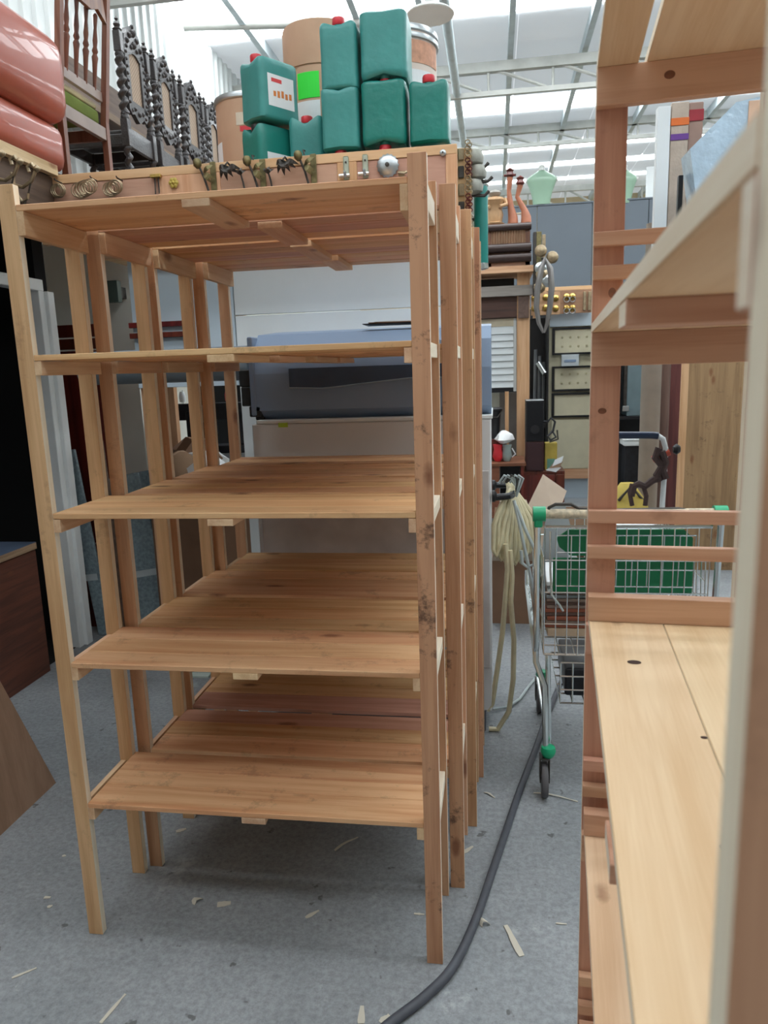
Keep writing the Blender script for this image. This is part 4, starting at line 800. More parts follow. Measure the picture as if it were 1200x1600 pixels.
for nm, pts_ in (('left_bow', ((852, 402), (846, 420), (840, 450), (838, 480), (842, 505), (849, 520))), ('right_bow', ((852, 404), (860, 420), (862, 450), (859, 480), (855, 505), (850, 520)))):
    MB().tube([Vector(atY(x, y, 7.6)) - Vector((0, 7.6, 0)) for x, y in pts_], [.012, .028, .03, .028, .02, .012], 8).build(nm, plain('horn_grey', '8b8886', .35, .5) if nm[0] == 'l' else bpy.data.materials['horn_grey'], t)
MB().tube([Vector((atY(852, 404, 7.6).x, 0, atY(852, 404, 7.6).z)), Vector((atY(847, 404, 7.9).x, .3, atY(847, 404, 7.9).z))], .012, 6).build('mount', IRON, t)
# hardware display boards
for k, (px0, px1, py0, py1, mt, lb) in enumerate(((830, 875, 456, 492, wood('board_light', 0, light='cfa880', dark='b78f68', knots=.02), 'light wooden display board with brass escutcheons, left of the two'), (875, 926, 453, 489, wood('board_brown', 0, light='a5805f', dark='8d6b50', knots=.02), 'brown wooden display board with ringed brass handles, right of the two'))):
    x0, x1, z0, z1 = rect(px0, px1, py0, py1, 8.6); t = thing('handle_display_board', lb, 'display board', (x0, 8.6, z0), 0, 'wooden boards showing brass door furniture')
    B('board', mt, t, 0, x1 - x0, 0, .03, 0, z1 - z0)
    for q, (fx, fz) in enumerate(((.12, .75), (.12, .3), (.5, .75), (.5, .3), (.85, .7), (.85, .25)) if k == 0 else ((.2, .72), (.38, .72), (.2, .22), (.38, .22), (.75, .5), (.9, .5))):
        X_, Z_ = fx * (x1 - x0), fz * (z1 - z0)
        if k == 0 or q < 4: MB().lathe([(.035, 0), (.035, .006), (.02, .015), (.008, .03)], 14, Matrix.Translation((X_, -.0005, Z_)) @ RX90).build('escutcheon', BRASS, t)
        else: MB().box(X_ - .015, X_ + .015, -.02, -.0005, Z_ - .1, Z_ + .1, .003).build('latch', RUSTY, t)
        if k and q < 4: MB().tube([(X_ + .03 * math.cos(u * PI / 6), -.025, Z_ - .03 + .03 * math.sin(u * PI / 6)) for u in range(12)], .005, 6, closed=True).build('pull_ring', METAL, t)
# framework above the boards
t = thing('timber_lintel', 'pine framing over the hardware boards, with a dark gap', 'framing', (0, 8.66, 0)); x0, x1, z0, z1 = rect(834, 1000, 446, 452, 8.66)
B('top_batten', FRM, t, x0, x1, 0, .05, z0, z1); B('block', FRM, t, x0 + .02, x0 + .14, 0, .05, z0 - .08, z0 - .001); xx = atY(913, 450, 8.66).x; B('block', FRM, t, xx, xx + .12, 0, .05, z0 - .08, z0 - .001); B('dark_gap', BLACK, t, x0, x1, .051, .07, z0 - .1, z0); 
for x in (x0, x1 - .06): B('post', FRMZ, t, x, x + .06, .13, .17, 0, z0)
# louvred shutter
x0, x1, z0, z1 = rect(756, 807, 498, 612, 8.05); t = thing('louvred_shutter', 'white louvred shutter between the machine and the timber upright', 'shutter', (x0 - .1, 8.06, z0)); W_ = x1 - x0 + .1; h = z1 - z0
WHT = plain('shutter_white', 'cfd6d8', .5, 0, .03)
B('stile', WHT, t, 0, .03, 0, .03, 0, h); B('stile', WHT, t, W_ - .03, W_, 0, .03, 0, h); B('top_rail', plain('shutter_cream', 'bdb29a', .6), t, .03, W_ - .03, 0, .03, h - .08, h)
for k in range(9):
    z = .04 + k * (h - .13) / 9; o = B('louvre_slat', WHT, t, .031, W_ - .031, -.006, .006, z, z + .078); o.rotation_euler = (-.25, 0, 0)
B('prop', FRMZ, t, W_ - .12, W_ - .08, .0, .03, -z0, -.001); 
t = thing('pale_backboard', 'grey-green backboard under the louvred shutter', 'board', (x0 - .1, 8.3, 0)); B('board', plain('grey_green_board', 'a3a79c', .7), t, 0, W_ * .6, 0, .02, .5, z0 - .02); B('dark_strip', plain('dark_grey_strip', '6d6a66', .7), t, W_ * .6 + .001, W_ + .06, 0, .02, 0.0, z0 - .02)
# brown bureau with clutter left of the upright
x0, x1, z0, z1 = rect(765, 812, 718, 800, 7.6); t = thing('brown_bureau', 'small brown bureau half hidden by the machine, cluttered on top', 'bureau', (x0 - .2, 7.3, 0)); zt = atY(790, 718, 7.6).z
BR2 = wood('bureau_brown', 0, light='8a5438', dark='6c4029', knots=.01)
B('top', BR2, t, 0, x1 - x0 + .25, 0, .6, zt - .03, zt); B('left_side', BR2, t, .01, .035, .02, .58, 0, zt - .031); B('front_panel', BR2, t, .036, .30, .02, .04, .05, zt - .031); B('drawer_recess', BLACK, t, .31, x1 - x0 + .22, .3, .32, .05, zt - .031); B('right_side', DKW, t, x1 - x0 + .2, x1 - x0 + .23, .02, .58, 0, zt - .031); B('drawer', DKW, t, .31, x1 - x0 + .19, .03, .05, .05, zt * .45)
bzt = zt
x0, x1, z0, z1 = rect(758, 788, 632, 718, 7.6); t = thing('black_bin', 'black tapered bucket on the brown bureau', 'bucket', ((x0 + x1) / 2 - .03, 7.6, bzt + .22))
MB().lathe([(.075, 0), (.095, .28), (.11, .285), (.11, .30), (.1, .31)], 20).build('body', BLACK, t); MB().tube([(-.1, 0, .28), (-.06, -.1, .22), (.06, -.1, .22), (.1, 0, .28)], .005, 6).build('handle', IRON, t); B('pedestal', DKW, t, -.09, .09, -.09, .09, -.215, -.002)
for k, (px, py, mt, lb) in enumerate(((787, 670, PAPER, 'crumpled white paper beside the black bucket'), (792, 700, plain('glass_jug', 'a9bab8', .1, 0, trans=.3), 'clear glass jug on the bureau under the paper'), (778, 708, RED, 'red and white cup on the bureau below the bucket'))):
    p = atY(px, py, 7.45); t = thing(('crumpled_paper', 'glass_jug', 'paper_cup')[k], lb, ('paper', 'jug', 'cup')[k], (p.x, 7.45, bzt + .002 if k else bzt + .18))
    MB().lathe([(.03, 0), (.055, .05), (.04, .12), (.05, .17)] if k else [(.03, 0), (.09, .04), (.07, .09), (.02, .13)], 12, mod=None if k else (lambda a, z: 1 + .3 * math.sin(3 * a + 20 * z))).build(('sheet', 'body', 'body')[k], mt, t)
    (B('rest', DKW, t, -.03, .03, 0, .05, -.175, -.002) if k == 0 else MB().tube([(.05, 0, .04), (.085, 0, .07), (.05, 0, .13)], .006, 6).build('handle', PAPER, t))
# loudspeakers stacked, yellow carton, papers, dark cabinet
x0, x1, z0, z1 = rect(822, 850, 626, 690, 7.5); xw = x1 - x0
mz2 = rect(822, 850, 690, 736, 7.5)[2]
t = thing('dark_low_cabinet', 'dark reddish low cabinet under the loudspeakers', 'cabinet', (x0 - .03, 7.5, 0)); B('body', DKW, t, 0, xw + .24, .02, .45, 0, mz2 - .005); B('left_door', DKW, t, .01, .32, 0, .019, .04, mz2 - .04); B('right_door', DKW, t, .33, xw + .23, 0, .019, .04, mz2 - .04)
t = thing('dark_red_speaker', 'dark red-brown speaker cabinet, lower of the stacked pair', 'speaker', (x0, 7.5, mz2)); h = z0 - mz2; B('cabinet', wood('speaker_veneer', 2, light='4a2420', dark='34191a', knots=.01), t, 0, xw, 0, .25, 0, h - .003); B('grille', plain('dark_red_grille', '3a2426', .9), t, .01, xw - .01, -.008, -.001, .01, h - .01)
t = thing('black_speaker', 'black loudspeaker stacked on the dark red one', 'speaker', (x0, 7.5, z0)); h = z1 - z0; B('cabinet', BLACK, t, 0, xw, 0, .30, 0, h); B('grille', plain('black_grille', '101014', .95), t, .012, xw - .012, -.008, -.001, .012, h - .012); B('top_layer', METAL, t, .0, xw, .0, .3, h + .0005, h + .004); MB().lathe([(.04, 0), (.045, .01)], 16, Matrix.Translation((xw / 2, -.0085, h * .3)) @ RX90).build('cone', BLACK, t)  # a thin steel-coloured layer covers the cabinet top
t = thing('speaker_cable', 'tangled black cable hanging from the black loudspeaker', 'cable', (x0 + xw + .03, 7.42, z0)); MB().tube([(-.03, .09, .2), (0, 0, .2), (.03, -.02, .24), (.07, -.01, .2), (.05, 0, .1), (.08, -.02, .05), (.03, 0, .02), (.0, -.01, .06), (.06, 0, .12)], .011, 7).build('loop', RUBBER, t); MB().tube([(.02, 0, .0), (.10, -.02, .03), (.09, -.02, .12)], .008, 6).build('plug_lead', IRON, t)
t = thing('yellow_carton', 'yellow and green carton standing right of the speakers', 'box', (x0 + xw + .02, 7.6, mz2)); B('carton', YEL, t, 0, .12, 0, .14, 0, .27); B('green_panel', plain('carton_green', '6da08c', .7), t, .02, .10, -.003, -.0005, .0, .11)
t = thing('paper_scraps', 'torn papers lying on the dark cabinet right of the speakers', 'papers', (x0 + xw + .02, 7.48, mz2)); 
for k in range(3): MB().prism([(0, 0), (.10, .02), (.13, .08), (.04, .06)], .004, Matrix.Translation((.03 * k, -.0 - .012 * k, .01 + .02 * k)) @ Matrix.Rotation(.4 - .3 * k, 4, 'Y')).build('scrap', [PAPER, CARD, PAPER][k], t)
# dark pipes between upright and cream panels
x0, x1, z0, z1 = rect(828, 858, 494, 625, 8.4); t = thing('dark_locker', 'black open locker holding grey pipes, above the loudspeakers', 'locker', (x0, 8.45, 0)); B('back', BLACK, t, 0, x1 - x0, .3, .32, 0, z1); B('side', BLACK, t, x1 - x0 - .02, x1 - x0, 0, .3, 0, z1)
for k in range(3): MB().tube([(.06 + .05 * k, .1 + .03 * k, .9), (.07 + .045 * k, .12, z1 - .35 - .07 * k)], .018, 8).build('pipe', plain('grey_pipe', '6e7276', .4) if k == 0 else bpy.data.materials['grey_pipe'], t)
MB().tube([(.17, .02, z1 - .62), (.10, .1, z1 - .5)], .03, 12).build('short_pipe', METAL, t); B('floor_plate', BLACK, t, 0, x1 - x0 - .021, 0, .3, .85, .9)
# cream framed panels (map cabinet)
x0, x1, z0, z1 = rect(858, 918, 487, 748, 8.7); t = thing('cream_panel_cabinet', 'tall cream cabinet with black-framed panels, beside the right unit post', 'cabinet', (x0, 8.7, 0)); W_ = x1 - x0 + .25; zz = lambda y: atY(888, y, 8.7).z
B('carcass', CREAM, t, 0, W_, .03, .4, max(0, z0 - .02) + .06, z1); B('header', BLUEW, t, 0, W_, 0, .029, zz(510), z1); B('timber_foot', FRM, t, 0.05, W_, 0, .029, z0, zz(733)); B('lower_door', CREAM, t, .03, W_ - .01, .005, .029, zz(732), zz(656)); B('plinth', BLUEW, t, .04, W_, .04, .4, 0, z0)
for ya, yb in ((512, 554), (572, 611), (614, 652)):
    a_, b_ = zz(yb), zz(ya); f = B('framed_panel', CREAM, t, .06, W_ - .06, .006, .029, a_ + .02, b_ - .02); f0 = t
    mb = MB(); mb.box(.03, W_ - .03, -.004, .028, b_ - .02, b_, 0); mb.box(.03, W_ - .03, -.004, .028, a_, a_ + .02, 0); mb.box(.03, .055, -.004, .028, a_ + .021, b_ - .021, 0); mb.box(W_ - .055, W_ - .03, -.004, .028, a_ + .021, b_ - .021, 0); mb.build('black_frame', BLACK, t)
    mb = MB()
    for i in range(4):
        for j in range(2): mb.lathe([(.014, 0), (.012, .004)], 10, Matrix.Translation((.14 + i * .09, .0055, a_ + .09 + j * .1)) @ RX90)
    if ya != 614: mb.build('faint_print', bpy.data.materials.get('faint_print') or plain('faint_print', 'b5ad8c', .7), t)['kind'] = 'stuff'
    if False: mb.build('faint_print', plain('faint_print', 'b5ad8c', .7) if ya == 512 else bpy.data.materials['faint_print'], t)
x_ = atY(878, 563, 8.6).x - x0; B('label_holder', GREYP if False else plain('pale_device', 'c3ccd0', .4), t, x_, x_ + .19, -.05, -.005, zz(572), zz(554)); B('slot_line', MBLUE, t, x_ + .03, x_ + .16, -.053, -.0505, zz(566), zz(562))
# ---------------------------------------------------------- seen through the right unit
CX = 6.0
def post_(name, label, cat, px0, px1, Y, mt, h=3.2, round_=False, part='shaft'):
    a, b = atY(px0, 680, Y).x, atY(px1, 680, Y).x; t = thing(name, label, cat, ((a + b) / 2, Y, 0)); r = (b - a) / 2
    (MB().lathe([(r * 1.1, 0), (r, .05), (r, h)], 20) if round_ else MB().box(-r, r, 0, 2 * r, 0, h, .01)).build(part, mt, t); MB().box(-r * 1.15, r * 1.15, -.02, 2 * r, 0, .04, .004).build('foot', mt, t); return t
WEATH = plain('weathered_grey_wood', '8a7d70', .8, 0, .15, 5); post_('weathered_post', 'weathered grey round post seen through the right unit', 'post', 999, 1030, 6.3, WEATH, 2.6, True)
post_('brown_round_post', 'dark brown post just behind the weathered grey one', 'post', 1026, 1044, 6.7, wood('dark_post', 2, light='6d5248', dark='584038', knots=.01), 2.6, True)
post_('red_brown_beam', 'dark red-brown board standing between round posts and plywood', 'board', 1038, 1064, 6.9, wood('red_brown_beam', 2, light='64382f', dark='4a2722', knots=.02), 2.4)
t = thing('tall_plywood_board', 'tall knotty plywood board with pale sawn edge, seen through the right unit', 'board', (atY(1062, 680, 5.6).x, 5.6, 0)); B('pale_edge', FRMZ, t, 0, .045, 0, .04, 0, 1.9); B('board', wood('knotty_board', 2, light='a3835f', dark='8a6c4c', dirt=.5), t, .046, .5, .01, .03, 0, 1.9)
t = thing('dark_storage_shelving', 'dark shelving bay behind the posts, seen through the right unit', 'shelving', (1.0, 7.4, 0)); B('back', BLACK, t, 0, 1.7, .6, .64, 0, 2.2); B('left_side', BLACK, t, 0, .03, 0, .6, 0, 2.2); B('top', BLACK, t, 0, 1.7, 0, .64, 2.2, 2.24); B('shelf', BLACK, t, .03, 1.7, .05, .6, 1.0, 1.03); B('right_side', BLACK, t, 1.67, 1.7, 0, .6, 0, 2.2)  # every board of the bay is plain black
p = atY(980, 655, 7.2); t = thing('blue_grey_case', 'blue-grey upright case on the dark shelving', 'case', (atY(982, 640, 7.35).x, 7.46, 1.031)); B('body', plain('case_blue_grey', '6f8288', .5), t, 0, .16, 0, .3, 0, .52, .01); B('latch', METAL, t, -.04, .02, -.02, -.001, .05, .10); B('side_strip', IRON, t, -.03, -.001, 0, .05, .1, .5)
t = thing('white_basin', 'white plastic tray below the blue trolley handle', 'tray', (atY(972, 690, 7.0).x, 6.9, .75)); B('tray', WHITE, t, 0, .2, 0, .25, 0.05, .10, .01); B('rim', WHITE, t, -.01, .21, -.01, .26, .101, .112); B('dark_stand', DARKM, t, .02, .2, .02, .23, -.75, .049)
t = thing('yellow_bag', 'crumpled yellow bag at the foot of the grey post', 'bag', (atY(980, 775, 5.9).x, 5.9, 0)); MB().lathe([(.12, 0), (.2, .1), (.19, .3), (.14, .5), (.05, .62)], 14, mod=lambda a, z: 1 + .16 * math.sin(3 * a + 9 * z)).build('bag_body', YEL, t); MB().tube([(-.08, -.1, .5), (.0, -.16, .62), (.1, -.1, .5)], .012, 6).build('strap', IRON, t)
# trolley handle with tangled straps
t = thing('tube_trolley', 'white tube trolley with dark blue handle and tangled brown straps', 'trolley', (0, 4.6, 0)); T0 = Vector((0, 4.6, 0)); P4 = lambda x, y, Y=4.6: atY(x, y, Y) - T0
MB().tube([P4(962, 680), P4(1018, 680), P4(1028, 681)], .022, 12).build('handle_grip', plain('dark_blue_grip', '22304a', .35), t)
MB().tube([P4(1028, 681), P4(1036, 686), P4(1040, 700), P4(1038, 740), P4(1034, 800), P4(1030, 860), Vector((P4(1030, 860).x, 0, .02))], .016, 10).build('frame_tube', WHITE, t); MB().tube([P4(962, 680), P4(955, 690), P4(950, 800), Vector((P4(950, 860).x, 0, .02))], .016, 10).build('frame_tube', WHITE, t)
MB().tube([P4(1020, 718), P4(1046, 706)], .022, 12).build('red_brake_grip', plain('orange_red_grip', 'c05038', .4), t); MB().lathe([(.02, -.02), (.034, 0), (.02, .02)], 14, Matrix.Translation(P4(1057, 702)) @ Matrix.Rotation(PI / 2, 4, 'Y')).build('black_knob', BLACK, t)
STR = plain('brown_strap', '4b3a38', .8, 0, .2, 40); 
for k, pp in enumerate((((1030, 700), (1024, 715), (1034, 728), (1026, 742), (1030, 752)), ((1030, 745), (1018, 752), (1008, 760), (998, 756), (990, 760), (986, 775)), ((1034, 705), (1040, 722), (1036, 735), (1040, 748)), ((988, 756), (984, 770), (988, 790)), ((1005, 758), (1010, 775), (1008, 790)))): MB().tube([P4(x, y, 4.57) for x, y in pp], .022 if k < 3 else .014, 7).build('strap', STR, t)
B('crossbar', WHITE, t, P4(950, 800).x, P4(1034, 800).x, -.01, .01, .55, .57); B('toe_plate', GREYP, t, P4(950, 860).x - .02, P4(1030, 860).x + .02, -.15, .05, 0, .012)
# parcels seen over the right unit
t = thing('wrapped_board_parcel', 'tall white-edged parcel with orange and purple tape, behind the right unit', 'parcel', (atY(1030, 260, 4.0).x, 4.0, 0)); p0, p1 = atY(1030, 260, 4.0), atY(1074, 260, 4.0); W_ = p1.x - p0.x; zz = lambda y: atY(1050, y, 4.0).z
PK = plain('beige_wrapping', 'b9a898', .6, 0, .12, 12, bump=.3)
ZR = 1.72; B('parcel', PK, t, 0.048, .13, 0, .3, ZR, zz(160), .006); B('white_board', WHITE, t, -.015, .045, .0, .05, ZR, zz(165)); B('orange_tape', plain('orange_tape', 'e0702c', .4), t, .047, .131, -.004, -.0005, zz(197), zz(185)); B('purple_tape', plain('purple_tape', '6a3c8e', .4), t, .047, .131, -.004, -.0005, zz(220), zz(210)); B('second_parcel', plain('brown_wrapping', '9c7f72', .6), t, .132, .20, .02, .3, ZR, zz(160), .006); B('red_cap', plain('dark_red_cap', '9c2430', .5), t, .132, .201, .015, .019, zz(190), zz(172))
t = thing('plastic_wrapped_mattress', 'blue-white plastic-wrapped slab leaning behind the right unit', 'wrapped slab', (atY(1101, 230, 3.6).x, 3.6, 0)); WR = plain('glossy_film', 'b9d0e2', .12, 0, .15, 8, bump=.4, coat=.8); zz = lambda y: atY(1085, y, 3.6).z
sh = [(.03, ZR), (.38, ZR), (.38, zz(150)), (.12, zz(165)), (-.06, zz(232)), (-.03, zz(300))]
MB().prism(sh, .16).build('slab', WR, t); B('corner_strap', BLACK, t, -.075, -.055, .12, .15, ZR, zz(262)); B('peach_strip', plain('peach_strip', 'dcb69a', .5), t, .17, .25, -.006, -.001, zz(300), zz(165))
hr = thing('high_rack', 'timber rack holding the wrapped parcels up behind the right unit', 'rack', (.70, 3.5, 0))
for j in range(4): B('deck_board', OLD, hr, 0, 1.3, j * .25, j * .25 + .24, 1.69, 1.718)
for x in (.86, 1.25):
    for y in (.0, .95): B('upright', FRMZ, hr, x, x + .045, y, y + .045, 0, 1.689)
B('bearer', FRM, hr, 0, 1.3, -.03, -.002, 1.62, 1.70); B('bearer', FRM, hr, 0, 1.3, .996, 1.03, 1.62, 1.70)
# ================================================================== CARDBOARD BOX, HOSES, TROLLEY
t = thing('open_cardboard_box', 'large open cardboard box with raised flaps, behind the hanging hoses', 'box', (-.02, 4.35, 0)); zt = .40
for nm, a in (('front_side', (0, .72, 0, .008, 0, zt)), ('back_side', (0, .72, .5, .508, 0, zt)), ('left_side', (0, .008, .0085, .4995, 0, zt)), ('right_side', (.712, .72, .0085, .4995, 0, zt)), ('bottom', (.0085, .7115, .0085, .4995, 0, .008))): B(nm, CARDD, t, *a, 0)
def flap(name, pts_, mt, th=.006):
    A = [Vector(p) for p in pts_]; nrm = (A[1] - A[0]).cross(A[2] - A[0]).normalized() * th; MB().add(A + [a + nrm for a in A], [[0, 1, 2, 3], [7, 6, 5, 4], [0, 4, 5, 1], [1, 5, 6, 2], [2, 6, 7, 3], [3, 7, 4, 0]]).build(name, mt, t)
T0 = Vector((-.02, 4.35, 0)); q5 = lambda x, y, Y: atY(x, y, Y) - T0
LC = plain('pale_cardboard', 'b3a18f', .85, 0, .05)
flap('front_flap', [(0, 0, zt + .002), (.3, 0, zt + .002), (.28, -.1, zt + .10), (.02, -.1, zt + .10)], LC)
flap('right_flap', [q5(820, 800, 4.5), q5(868, 815, 4.5), q5(885, 768, 4.75), q5(848, 742, 4.75)], LC); flap('left_flap', [q5(785, 812, 4.4), q5(838, 830, 4.4), q5(822, 782, 4.7), q5(780, 776, 4.7)], LC); flap('back_flap', [(.0, .51, zt), (.72, .51, zt), (.70, .56, zt + .22), (.02, .56, zt + .22)], CARD); flap('inner_sheet', [q5(800, 890, 4.4), q5(850, 880, 4.4), q5(862, 800, 4.6), q5(815, 790, 4.6)], LC)
# handle loop and hoses on the machine's right end
HY = 2.98
t = thing('hose_bracket', 'black U-shaped rail on the end of the machine, carrying the hoses', 'bracket', (-.012, 2.97, 0)); T0 = Vector((-.012, 2.97, 0))
BLK2 = plain('gloss_black_rail', '1c2026', .2)
ra, rb, rc, rd = atY(757, 778, 2.97), atY(800, 775, 2.97), atY(799, 746, 3.25), atY(757, 745, 3.25)
rb2 = rb.copy(); MB().tube([Vector((.001, .0, ra.z)), Vector((rb.x + .012 - .01, 0, rb.z)), Vector((rb.x + .012, .02, rb.z)), Vector((rb.x + .012, rc.y - 2.97 - .02, rb.z)), Vector((rb.x + .002, rc.y - 2.97, rb.z)), Vector((.001, rc.y - 2.97, rb.z))], .014, 12).build('rail', BLK2, t)
for y in (0, rc.y - 2.97): MB().lathe([(.024, .001), (.024, .012), (.014, .02)], 16, Matrix.Translation((0, y, rb.z)) @ Matrix.Rotation(PI / 2, 4, 'Y')).build('flange', BLACK, t)
T0 = Vector((0, HY, 0))
t = thing('hose_coil', 'thick bundle of cream rubber hoses looped over the black rail, hanging to the floor', 'hose', (0, HY, 0))
r2 = random.Random(3); zr = rb.z + .018
for k in range(9):
    u = k / 8; xa = atY(799 - 4 * u, 778, HY).x; pb = atY(775 + 62 * u, 868 + 20 * math.sin(PI * u), HY)
    yy = .05 + .02 * k; xm = pb.x
    loop = [Vector((xa, yy, zr)), Vector((xa - .02 + (xm - xa) * .35, yy - .05, zr - .06)), Vector((xa + (xm - xa) * .8 - .02, yy - .065, (zr + pb.z) / 2)), Vector((xm - .012, yy - .06, pb.z + .03)), Vector((xm, yy - .055, pb.z)), Vector((xm + .014, yy - .045, pb.z + .03)), Vector((xa + (xm - xa) * .8 + .02, yy - .03, (zr + pb.z) / 2)), Vector((xa + (xm - xa) * .3 + .01, yy, zr - .05)), Vector((xa + .004, yy + .02, zr))]
    MB().tube(loop, .0105, 8).build('hose_loop', HOSE, t)
for pp in (((790, 850), (793, 890), (790, 930), (785, 990), (778, 1040), (769, 1100), (762, 1108)), ((797, 860), (800, 900), (798, 940), (803, 1000), (802, 1060), (795, 1110), (778, 1140), (764, 1148))):
    MB().tube([atY(x, y, HY - .01) - T0 if y < 1105 else Vector((atY(x, y, HY).x, -.01, max(.012, atY(x, y, HY).z))) for x, y in pp], .011, 8).build('trailing_hose', HOSE, t)
t = thing('clear_hose', 'clear whitish hose with a forked loop, hanging right of the cream hoses', 'hose', (0, HY, 0))
for pp in (((803, 782), (812, 820), (818, 850), (826, 885), (834, 930), (842, 985)), ((806, 790), (822, 830), (836, 860), (834, 882), (824, 886), (816, 880), (814, 860))): MB().tube([atY(x, y, HY + .03) - T0 for x, y in pp], .007, 8).build('hose_run', HOSEW, t)
MB().tube([atZ(x, y, .012) - T0 for x, y in ((770, 1108), (795, 1104), (812, 1092), (826, 1072), (845, 1050))], .006, 6).build('floor_run', HOSEW, t)
t = thing('clip_bunch', 'knot of pale clips and wire on the black rail', 'clips', (rb.x, HY + .1, zr + .02)); 
for k in range(5): MB().tube([(-.05 + .015 * k, 0, 0), (-.03 + .015 * k, -.03, .035), (.0 + .012 * k, -.02, .02), (.02, 0, -.02 - .01 * k)], .005, 6).build('wire', [HOSEW, METAL, IRON][k % 3], t)
# shopping trolley
TY = 2.5
tr = thing('shopping_trolley', 'chrome wire shopping trolley with green fittings, behind the right unit', 'shopping trolley', (.14, TY, 0)); T0 = Vector((.14, TY, 0)); W_ = .60; c = lambda x, y, Y=TY: atY(x, y, Y) - T0
hz_ = c(845, 803).z
MB().tube([(.02, 0, hz_), (W_ - .02, 0, hz_)], .017, 14).build('handle_sleeve', plain('worn_cream_sleeve', 'c3b69c', .5, 0, .35, 60), tr)
for x0, x1 in ((-.012, .03), (W_ - .03, W_ + .012)): MB().tube([(x0, 0, hz_), (x1, 0, hz_)], .026, 18).build('green_handle_end', GREENB, tr)
MB().box(-.008, .02, -.015, .015, hz_ - .045, hz_, .004).build('green_handle_bracket', GREENB, tr)
zb_ = c(838, 1030).z
for x in (0.004, W_ - .004):
    MB().tube([(x, 0, hz_ - .03), (x - .0, .015, hz_ - .25), (x, .03, zb_ + .04), (x, .06, zb_), (x, .75, zb_ + .04), (x, .8, zb_ + .1)], .011, 8).build('side_tube', CHROME, tr)
    MB().tube([(x, .055, zb_ + .02), (x, .05, zb_ - .03), (x + (.03 if x < .3 else -.03), .02, .42), (x + (.035 if x < .3 else -.035), .0, .17)], .011, 8).build('rear_leg_tube', CHROME, tr)
    MB().tube([(x + (.045 if x < .3 else -.045), .09, zb_ - .02), (x + (.05 if x < .3 else -.05), .05, .2), (x + (.05 if x < .3 else -.05), .04, .17), (x + .045 if x < .3 else x - .045, .7, .17)], .009, 8).build('chassis_tube', CHROME, tr)
def grid(name, o, u, v, nu, nv, r, mat=CHROME, r2=None):
    o, u, v = Vector(o), Vector(u), Vector(v); mb = MB()
    for i in range(nu + 1): mb.tube([o + u * i / nu, o + u * i / nu + v], r, 5)
    for j in range(nv + 1): mb.tube([o + v * j / nv, o + v * j / nv + u], r2 or r * 1.25, 5)
    mb.build(name, mat, tr)
H_ = hz_ - .06 - zb_
grid('rear_basket_gate', (.03, .02, zb_ + .01), (W_ - .06, 0, 0), (0, -.01, H_), 14, 4, .0022)
for x in (.03, W_ - .03): grid('side_basket_wall', (x, .03, zb_ + .03), (0, .75, .0), (0, 0.03, H_ * .70), 15, 4, .0022)
grid('front_basket_wall', (.05, .78, zb_ + .05), (W_ - .10, 0, 0), (0, .05, H_ * .62), 12, 4, .0022); grid('basket_floor', (.03, .03, zb_ + .01), (W_ - .06, 0, 0), (0, .75, .03), 10, 10, .0022); grid('child_seat_frame', (.07, .05, zb_ + H_ * .55), (W_ - .14, 0, 0), (0, -.015, H_ * .40), 9, 3, .0022)
MB().tube([c(857, 803), c(858, 793), c(868, 788), c(892, 788), c(905, 795), c(960, 797), c(1060, 795), c(1090, 800)], .006, 8).build('coin_lock_loop', IRON, tr)
MB().tube([(0.03, 0, hz_ - .045), (W_ - .03, 0, hz_ - .045)], .006, 7).build('top_wire', CHROME, tr)
sx0, sx1 = c(877, 850).x, W_ - .07; za, zb2 = c(900, 877).z, c(900, 835).z
MB().prism([(sx0 + .04, za), (sx1 - .04, za), (sx1, (za * 2 + zb2) / 3), (sx1, zb2 - .03), (sx1 - .03, zb2), (sx0 + .03, zb2), (sx0 - .01, zb2 - .03), (sx0, (za * 2 + zb2) / 3)], .008, Matrix.Translation((0, .075, 0))).build('child_seat_flap', GREEN, tr)
za, zb2 = c(900, 938).z, c(900, 882).z
MB().box(sx0 - .02, sx1 + .01, .09, .10, za, zb2, .006).build('child_seat_back', GREEN, tr)
MB().tube([c(860, 830), c(860, 890), c(862, 930), c(874, 945), c(880, 955)], .004, 6).build('bent_wire', CHROME, tr)
# lower rack
lz0, lz1 = .30, .42
grid('lower_rack_front', (.10, .14, lz0), (W_ - .2, 0, 0), (0, 0, lz1 - lz0 + .04), 9, 3, .003)
grid('lower_rack_floor', (.10, .14, lz0), (W_ - .2, 0, 0), (0, .5, 0), 9, 6, .003)
MB().box(.12, W_ - .12, .18, .5, lz0 + .01, lz0 + .12, .01).build('crate_on_rack', DARKM, tr)
for x, y in ((.035, .0), (W_ - .035, .0), (.055, .68), (W_ - .055, .68)):
    cs = MB(); cs.lathe([(.016, .155), (.024, .165), (.028, .18), (.024, .195), (.012, .20)], 14, Matrix.Translation((x + .012, y, 0))).build('green_bumper', GREENB, tr)
    MB().box(x - .018, x - .014, y - .02, y + .03, .06, .155, .001).box(x + .014, x + .018, y - .02, y + .03, .06, .155, .001).box(x - .018, x + .018, y - .02, y + .03, .150, .156, .001).build('caster_fork', IRON, tr)
    wh = MB(); wh.lathe([(.05, -.012), (.062, -.011), (.065, -.004), (.065, .004), (.062, .011), (.05, .012)], 26, Matrix.Translation((x, y, .0655)) @ Matrix.Rotation(PI / 2, 4, 'Y')).build('caster_wheel', plain('grey_tyre', '5c5a5c', .7) if 'grey_tyre' not in bpy.data.materials else bpy.data.materials['grey_tyre'], tr)
    MB().lathe([(.045, -.0125), (.045, .0125)], 18, Matrix.Translation((x, y, .0655)) @ Matrix.Rotation(PI / 2, 4, 'Y')).build('wheel_hub', GREYP, tr)
